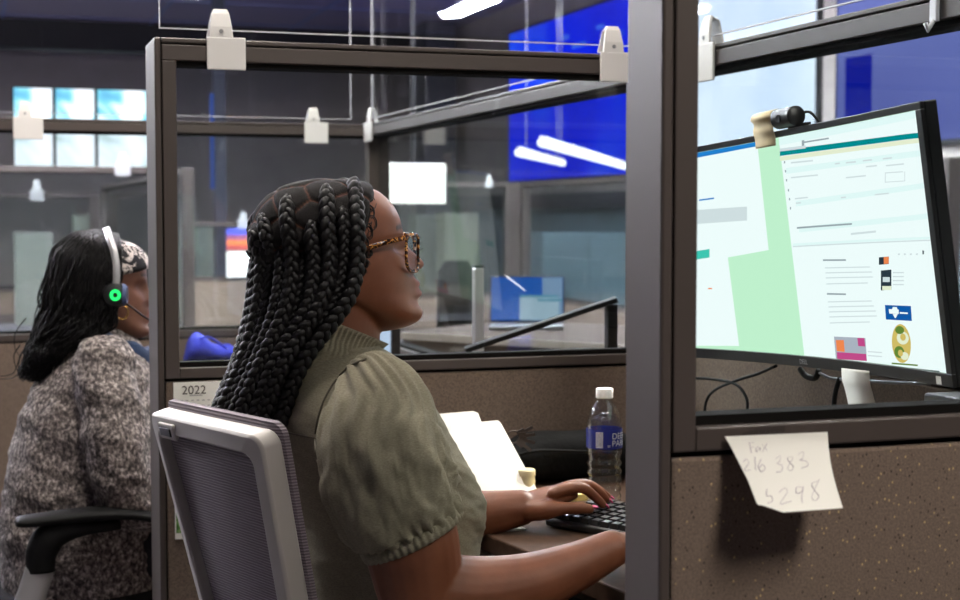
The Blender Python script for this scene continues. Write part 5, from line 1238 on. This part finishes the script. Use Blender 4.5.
for k in range(5):
    a = k * 1.2566; MB().tube([(ch.x, ch.y + .26, .07), (ch.x + .28 * math.cos(a), ch.y + .26 + .28 * math.sin(a), .03)], .022, 8).build('base_leg', M['black_plastic'], t)

# ------------------------------------------------------------ partitions farther back
def wall_clip(px, Y, top, label, s=1.0): # a clip on a far rail: plate and tongue
    c = P(px, 200, Y=Y - .012); c.z = top - .02; t = thing('screen_clip', (c.x, c.y, c.z - .03), label, 'clip', 'white screen clips')
    MB().box(c.x - .036 * s, c.x + .036 * s, c.y, c.y + .011, c.z - .03 * s, c.z + .03 * s).build('plate', M['silver'], t, bevel=.004)
    MB().loft([[(c.x + q * .022 * s + e, c.y + f, c.z + .03 * s) for q, e, f in ((-1, 0, 0), (1, 0, 0), (1, 0, .02), (-1, 0, .02))]] + [[(c.x - .017 * s, c.y + .004, c.z + .08 * s), (c.x + .017 * s, c.y + .004, c.z + .08 * s), (c.x + .017 * s, c.y + .016, c.z + .08 * s), (c.x - .017 * s, c.y + .016, c.z + .08 * s)]]).build('tongue', M['silver'], t, fix=True)
partition('far glazed partition behind the woman in tweed, its rail below the bright wall screens', (-4.2, 10.7), 'x', 5.55, .45, .41, stile=.04, pw=.02)
partition('far glazed side partition running back from the corner above the headset', (1.40, 10.8), 'y', 7.2, .45, .41, stile=.05, pw=.05)
partition('lower far partition with a dark post at the left edge of the view', (-3.2, 18.2), 'x', 4.6, .4, .36, stile=.06, pw=.06, top=1.50)
partition('glazed partition seen dark against the far room beside the blue screen', (3.1, 14.6), 'x', 2.25, .45, .41, stile=.05, pw=.10)
partition('side partition running under the big blue wall screen', (5.36, 7.4), 'y', 7.25, .45, .41, stile=.05, pw=.06)
partition('low far partition seen left of the braids through the rear glass', (1.75, 15.4), 'x', 1.25, .62, .58, stile=.05, pw=.10, top=1.18)
wall_clip(123, 10.7, TOP, 'small blurred white clip on the far rail above the headband', 1.5); wall_clip(37, 18.2, 1.5, 'pale blurred clip on the distant rail at the left edge', 2.2)
wall_clip(243, 15.4, 1.18, 'blurred white clip on the low far rail left of the braids', 1.6); wall_clip(489, 14.6, TOP, 'blurred pale clip on the dark far rail beyond the glasses', 1.2)

# ------------------------------------------------------------ big screens on the walls
def screen_tex(name, stops, scale, strength, dist=0.0, stretch=(1, 1, 1)):
    m = bpy.data.materials.new(name); m.use_nodes = True; nt = m.node_tree; nt.nodes.clear(); N = nt.nodes.new; L = nt.links.new
    e = N('ShaderNodeEmission'); o = N('ShaderNodeOutputMaterial'); c = N('ShaderNodeTexCoord'); mp = N('ShaderNodeMapping'); n = N('ShaderNodeTexNoise'); r = N('ShaderNodeValToRGB')
    L(c.outputs['Object'], mp.inputs[0]); mp.inputs['Scale'].default_value = stretch; L(mp.outputs[0], n.inputs['Vector']); n.inputs['Scale'].default_value = scale; n.inputs['Detail'].default_value = 2; n.inputs['Distortion'].default_value = dist
    L(n.outputs['Fac'], r.inputs[0]); cr = r.color_ramp
    while len(cr.elements) < len(stops): cr.elements.new(.5)
    for el, (p, col) in zip(cr.elements, stops): el.position = p; el.color = col
    L(r.outputs[0], e.inputs[0]); e.inputs[1].default_value = strength; L(e.outputs[0], o.inputs[0]); return m
def wall_screen(label, axis, plane, u0, u1, z0, z1, mat, border=.04, cat='wall screen', group=None, marks=None):
    if axis == 'y': bx = lambda m, a, b, c, d, e, f: m.box(plane - b, plane - a, c, d, e, f)      # on wall_right, facing -X
    else: bx = lambda m, a, b, c, d, e, f: m.box(c, d, plane - b, plane - a, e, f)                # on wall_far, facing -Y
    t = thing('wall_screen', (plane, (u0 + u1) / 2, z0) if axis == 'y' else ((u0 + u1) / 2, plane, z0), label, cat, group)
    bz = MB(); bx(bz, 0, .06, u0 - border, u1 + border, z0 - border, z1 + border); bz.build('screen_housing', M['black_plastic'], t)
    s = MB(); bx(s, .06, .064, u0, u1, z0, z1); s.build('screen_face', mat, t)
    if marks:
        mk = MB()
        for a, b, c, d in marks: bx(mk, .064, .066, a, b, c, d)
        mk.build('screen_text', emit('screen_print', srgb(70, 120, 255), 1.0), t)
    return t
W = X1
M['scr_blue'] = screen_tex('blue_wall_picture', [(.3, srgb(8, 22, 200)), (.55, srgb(14, 40, 232)), (.75, srgb(40, 84, 240))], .5, 1.35, stretch=(1, 1, .6))
M['scr_white'] = screen_tex('white_wall_picture', [(.3, srgb(206, 220, 246)), (.6, srgb(232, 240, 255))], .8, 1.7)
M['scr_dim'] = screen_tex('dim_violet_picture', [(.3, srgb(58, 62, 128)), (.5, srgb(92, 98, 156)), (.7, srgb(112, 118, 165))], .35, 2.0, stretch=(1, .35, 1.4))
wall_screen('huge deep blue wall screen, high behind the water bottle', 'y', W, 16.1, 22.15, 1.78, 4.05, M['scr_blue'], marks=[(17.2 + i * .62, 17.2 + i * .62 + random.uniform(.25, .5), 3.72 - (i % 2) * .16, 3.78 - (i % 2) * .16) for i in range(6)] + [(20.6, 21.4, 3.5, 3.56)])
wall_screen('huge white wall screen above the webcam and monitor', 'y', W, 13.15, 15.85, 1.62, 4.2, M['scr_white'])
wall_screen('dim violet wall screen at the right edge of the photo', 'y', W, 8.2, 12.75, 1.90, 3.9, M['scr_dim'])
M['scr_deepblue'] = emit('deep_blue_window', srgb(16, 30, 170), 1.0)
MB().box(W - .068, W - .064, 12.15, 12.6, 2.15, 2.75).build('blue_window', M['scr_deepblue'], bpy.data.objects['wall_screen.002'])
M['ledge'] = Mat('dark_ledge', srgb(40, 40, 48), .6).m
struct(MB().box(W - .35, W, 7.0, 24, 1.35, 1.55).build('trim_4', M['ledge']))
M['panel_blue'] = Mat('wall_slate', srgb(104, 124, 132), .8).speck(1.5, .12).m
struct(MB().box(W - .06, W - .001, 7.0, 24, 0, 1.35).build('trim_5', M['panel_blue']))
# far left video wall
stops = [[(.30, srgb(30, 90, 170)), (.42, srgb(120, 200, 220)), (.5, srgb(244, 248, 255)), (.8, srgb(255, 255, 255))], [(.28, srgb(90, 130, 110)), (.4, srgb(210, 226, 235)), (.52, srgb(240, 244, 255)), (.8, srgb(255, 255, 255))]]
M['vw_a'] = screen_tex('video_wall_top', stops[0], 1.1, 1.7, .6); M['vw_b'] = screen_tex('video_wall_bottom', stops[1], 1.1, 1.5, .8)
xs = [P(x, 120, Y=27.9).x for x in (14, 56, 98, 139, 152)]; FY = Y1_
cols = [(xs[0], xs[1] - .06), (xs[1], xs[2] - .06), (xs[2], xs[4])]
names = (('left', 'middle', 'right'))
za = lambda y: P(80, y, Y=27.9).z
for k, (a, b) in enumerate(cols):
    wall_screen('bright %s screen in the upper row of the far video wall' % names[k], 'x', FY, a, b, za(127), za(89), M['vw_a'], .02, group='video wall screens')
    wall_screen('bright %s screen in the lower row of the far video wall' % names[k], 'x', FY, a, b, za(169), za(131), M['vw_b'], .02, group='video wall screens')
# bright hanging screen beyond the forehead
hc = P(414, 183.5, d=12.5); t = thing('hanging_screen', (hc.x, hc.y, hc.z - .2), 'glowing white screen hanging from the ceiling beyond the forehead of the braided woman', 'screen')
HT = Matrix.Translation(hc) @ Matrix.Rotation(-YAW + .25, 4, 'Z')
MB(HT).box(-.275, .275, .0, .06, -.172, .172).build('screen_housing', M['white_plastic'], t, bevel=.01)
MB(HT).box(-.265, .265, -.004, 0, -.162, .162).build('screen_face', emit('white_glow', (1, .97, .92, 1), 4.0), t)
MB(HT).tube([(0, .03, .165), (0, .03, HC - hc.z)], .02, 10).build('ceiling_pole', M['black_plastic'], t)
# glowing bars added in place of light streaks reflected at the blue screen
M['streak_white'] = emit('streak_glow', (1, .99, .97, 1), 3.0)
def light_streak(pa, pb, label, r):
    a, b = Vector(pa), Vector(pb); t = thing('streak_bar', (a + b) / 2, label, 'lamp', 'bars for reflected light streaks'); d = (b - a).normalized()
    MB().tube([a, a + d * .02, b - d * .02, b], [r * .6, r, r, r * .6], 12).build('glow_tube', M['streak_white'], t, smooth=True)
    MB().tube([a + Vector((0, 0, r * 1.1)), b + Vector((0, 0, r * 1.1))], r * .5, 8).build('bar_spine', M['white_plastic'], t)
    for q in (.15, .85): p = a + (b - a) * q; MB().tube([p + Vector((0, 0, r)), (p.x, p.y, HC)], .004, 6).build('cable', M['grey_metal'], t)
light_streak(P(541, 142.5, d=11.8), P(640, 170.5, d=17.0), 'long white glowing bar added as a reflected light streak before the blue wall screen', .035)
light_streak(P(518, 152.5, d=13.2), P(563, 163, d=16.6), 'short white glowing bar added as a reflected light streak before the blue wall screen', .035)

# ------------------------------------------------------------ columns, cabinets and shelves of the far room
M['col'] = Mat('column_grey', srgb(70, 72, 82), .7).m
def column(px, d, w, n): c = P(px, 215, d=d); struct(MB().box(c.x - w / 2, c.x + w / 2, c.y, c.y + w, 0, HC).build('trim_%d' % n, M['col'])); return c
c = column(221, 20.5, .16, 6); t = MB().box(c.x - .135, c.x - .085, c.y - .02, c.y + .04, 1.6, 2.9)
tag(t.build('light_strip', emit('blue_strip', srgb(80, 110, 200), .6), base=(c.x - .11, c.y, 1.6)), 'vertical blue light strip on the far column left of the braids', 'light strip')
c = column(441, 25.5, .55, 7)
def cabinet(px, y0, w, z1, d, color, label, doors=2):
    c = P(px, y0, d=d); t = thing('storage_cabinet', (c.x, c.y, 0), label, 'cabinet', 'far storage cabinets'); m = Mat('cabinet_' + str(px), srgb(*color), .6).m
    MB().box(c.x - w / 2, c.x + w / 2, c.y, c.y + .45, 0, z1).build('cabinet_body', m, t, bevel=.01)
    for k in range(doors):
        a = c.x - w / 2 + w / doors * k; dr = MB().box(a + .01, a + w / doors - .01, c.y - .02, c.y, .06, z1 - .03).build('door', m, t, bevel=.006)
        MB().box(a + w / doors - .06, a + w / doors - .04, c.y - .035, c.y - .02, z1 * .5 - .08, z1 * .5 + .08).build('handle', M['grey_metal'], dr)
cabinet(34, 250, .42, 1.05, 17.0, (108, 112, 104), 'pale green cabinet in the far room at the left edge', 1)
cabinet(86, 250, .3, 1.25, 19.4, (120, 122, 110), 'narrow pale cabinet in the far room above the wavy hair', 1)
cabinet(197, 250, .5, 1.15, 21.5, (158, 160, 148), 'grey cream cabinet in the far room left of the dark column', 2)
cabinet(462, 250, .5, 1.28, 21.0, (172, 172, 146), 'cream cabinet in the far room beyond the glasses', 1)
cabinet(427, 250, .34, 1.26, 22.0, (150, 150, 132), 'dull cream cabinet in the far room close to the glasses', 1)
cabinet(588, 250, 1.1, 1.05, 17.2, (96, 116, 124), 'slate blue cabinet in the far room above the laptop', 2)
# poster with a sunset picture and white sheet below it
pc = P(240, 239, d=15.2)
t = thing('poster', (pc.x, 15.39, pc.z), 'sunset coloured poster pinned on the low far partition by the braids', 'poster')
pz = lambda y: P(240, y, Y=15.385).z; x0, x1 = P(226.5, 240, Y=15.385).x, P(262, 240, Y=15.385).x
mb = MB(); mb.box(x0, x1, 15.375, 15.395, pz(250), pz(228.5), 0); 
for k, (a, b) in enumerate(((228.5, 235), (235, 240), (240, 245), (245, 250))): mb.box(x0, x1, 15.371, 15.374, pz(b), pz(a), k)
mb.build('print', [Mat('print_blue', srgb(70, 80, 190), .6).m, Mat('print_mauve', srgb(150, 80, 110), .6).m, Mat('print_orange', srgb(226, 120, 60), .6).m, Mat('print_red', srgb(176, 66, 60), .6).m], t)
t2 = tag(MB().box(x0, x1, 15.371, 15.395, pz(277), pz(251.5)).build('poster', M['paper'], base=(x0, 15.39, pz(277))), 'plain white sheet pinned under the sunset poster', 'poster')
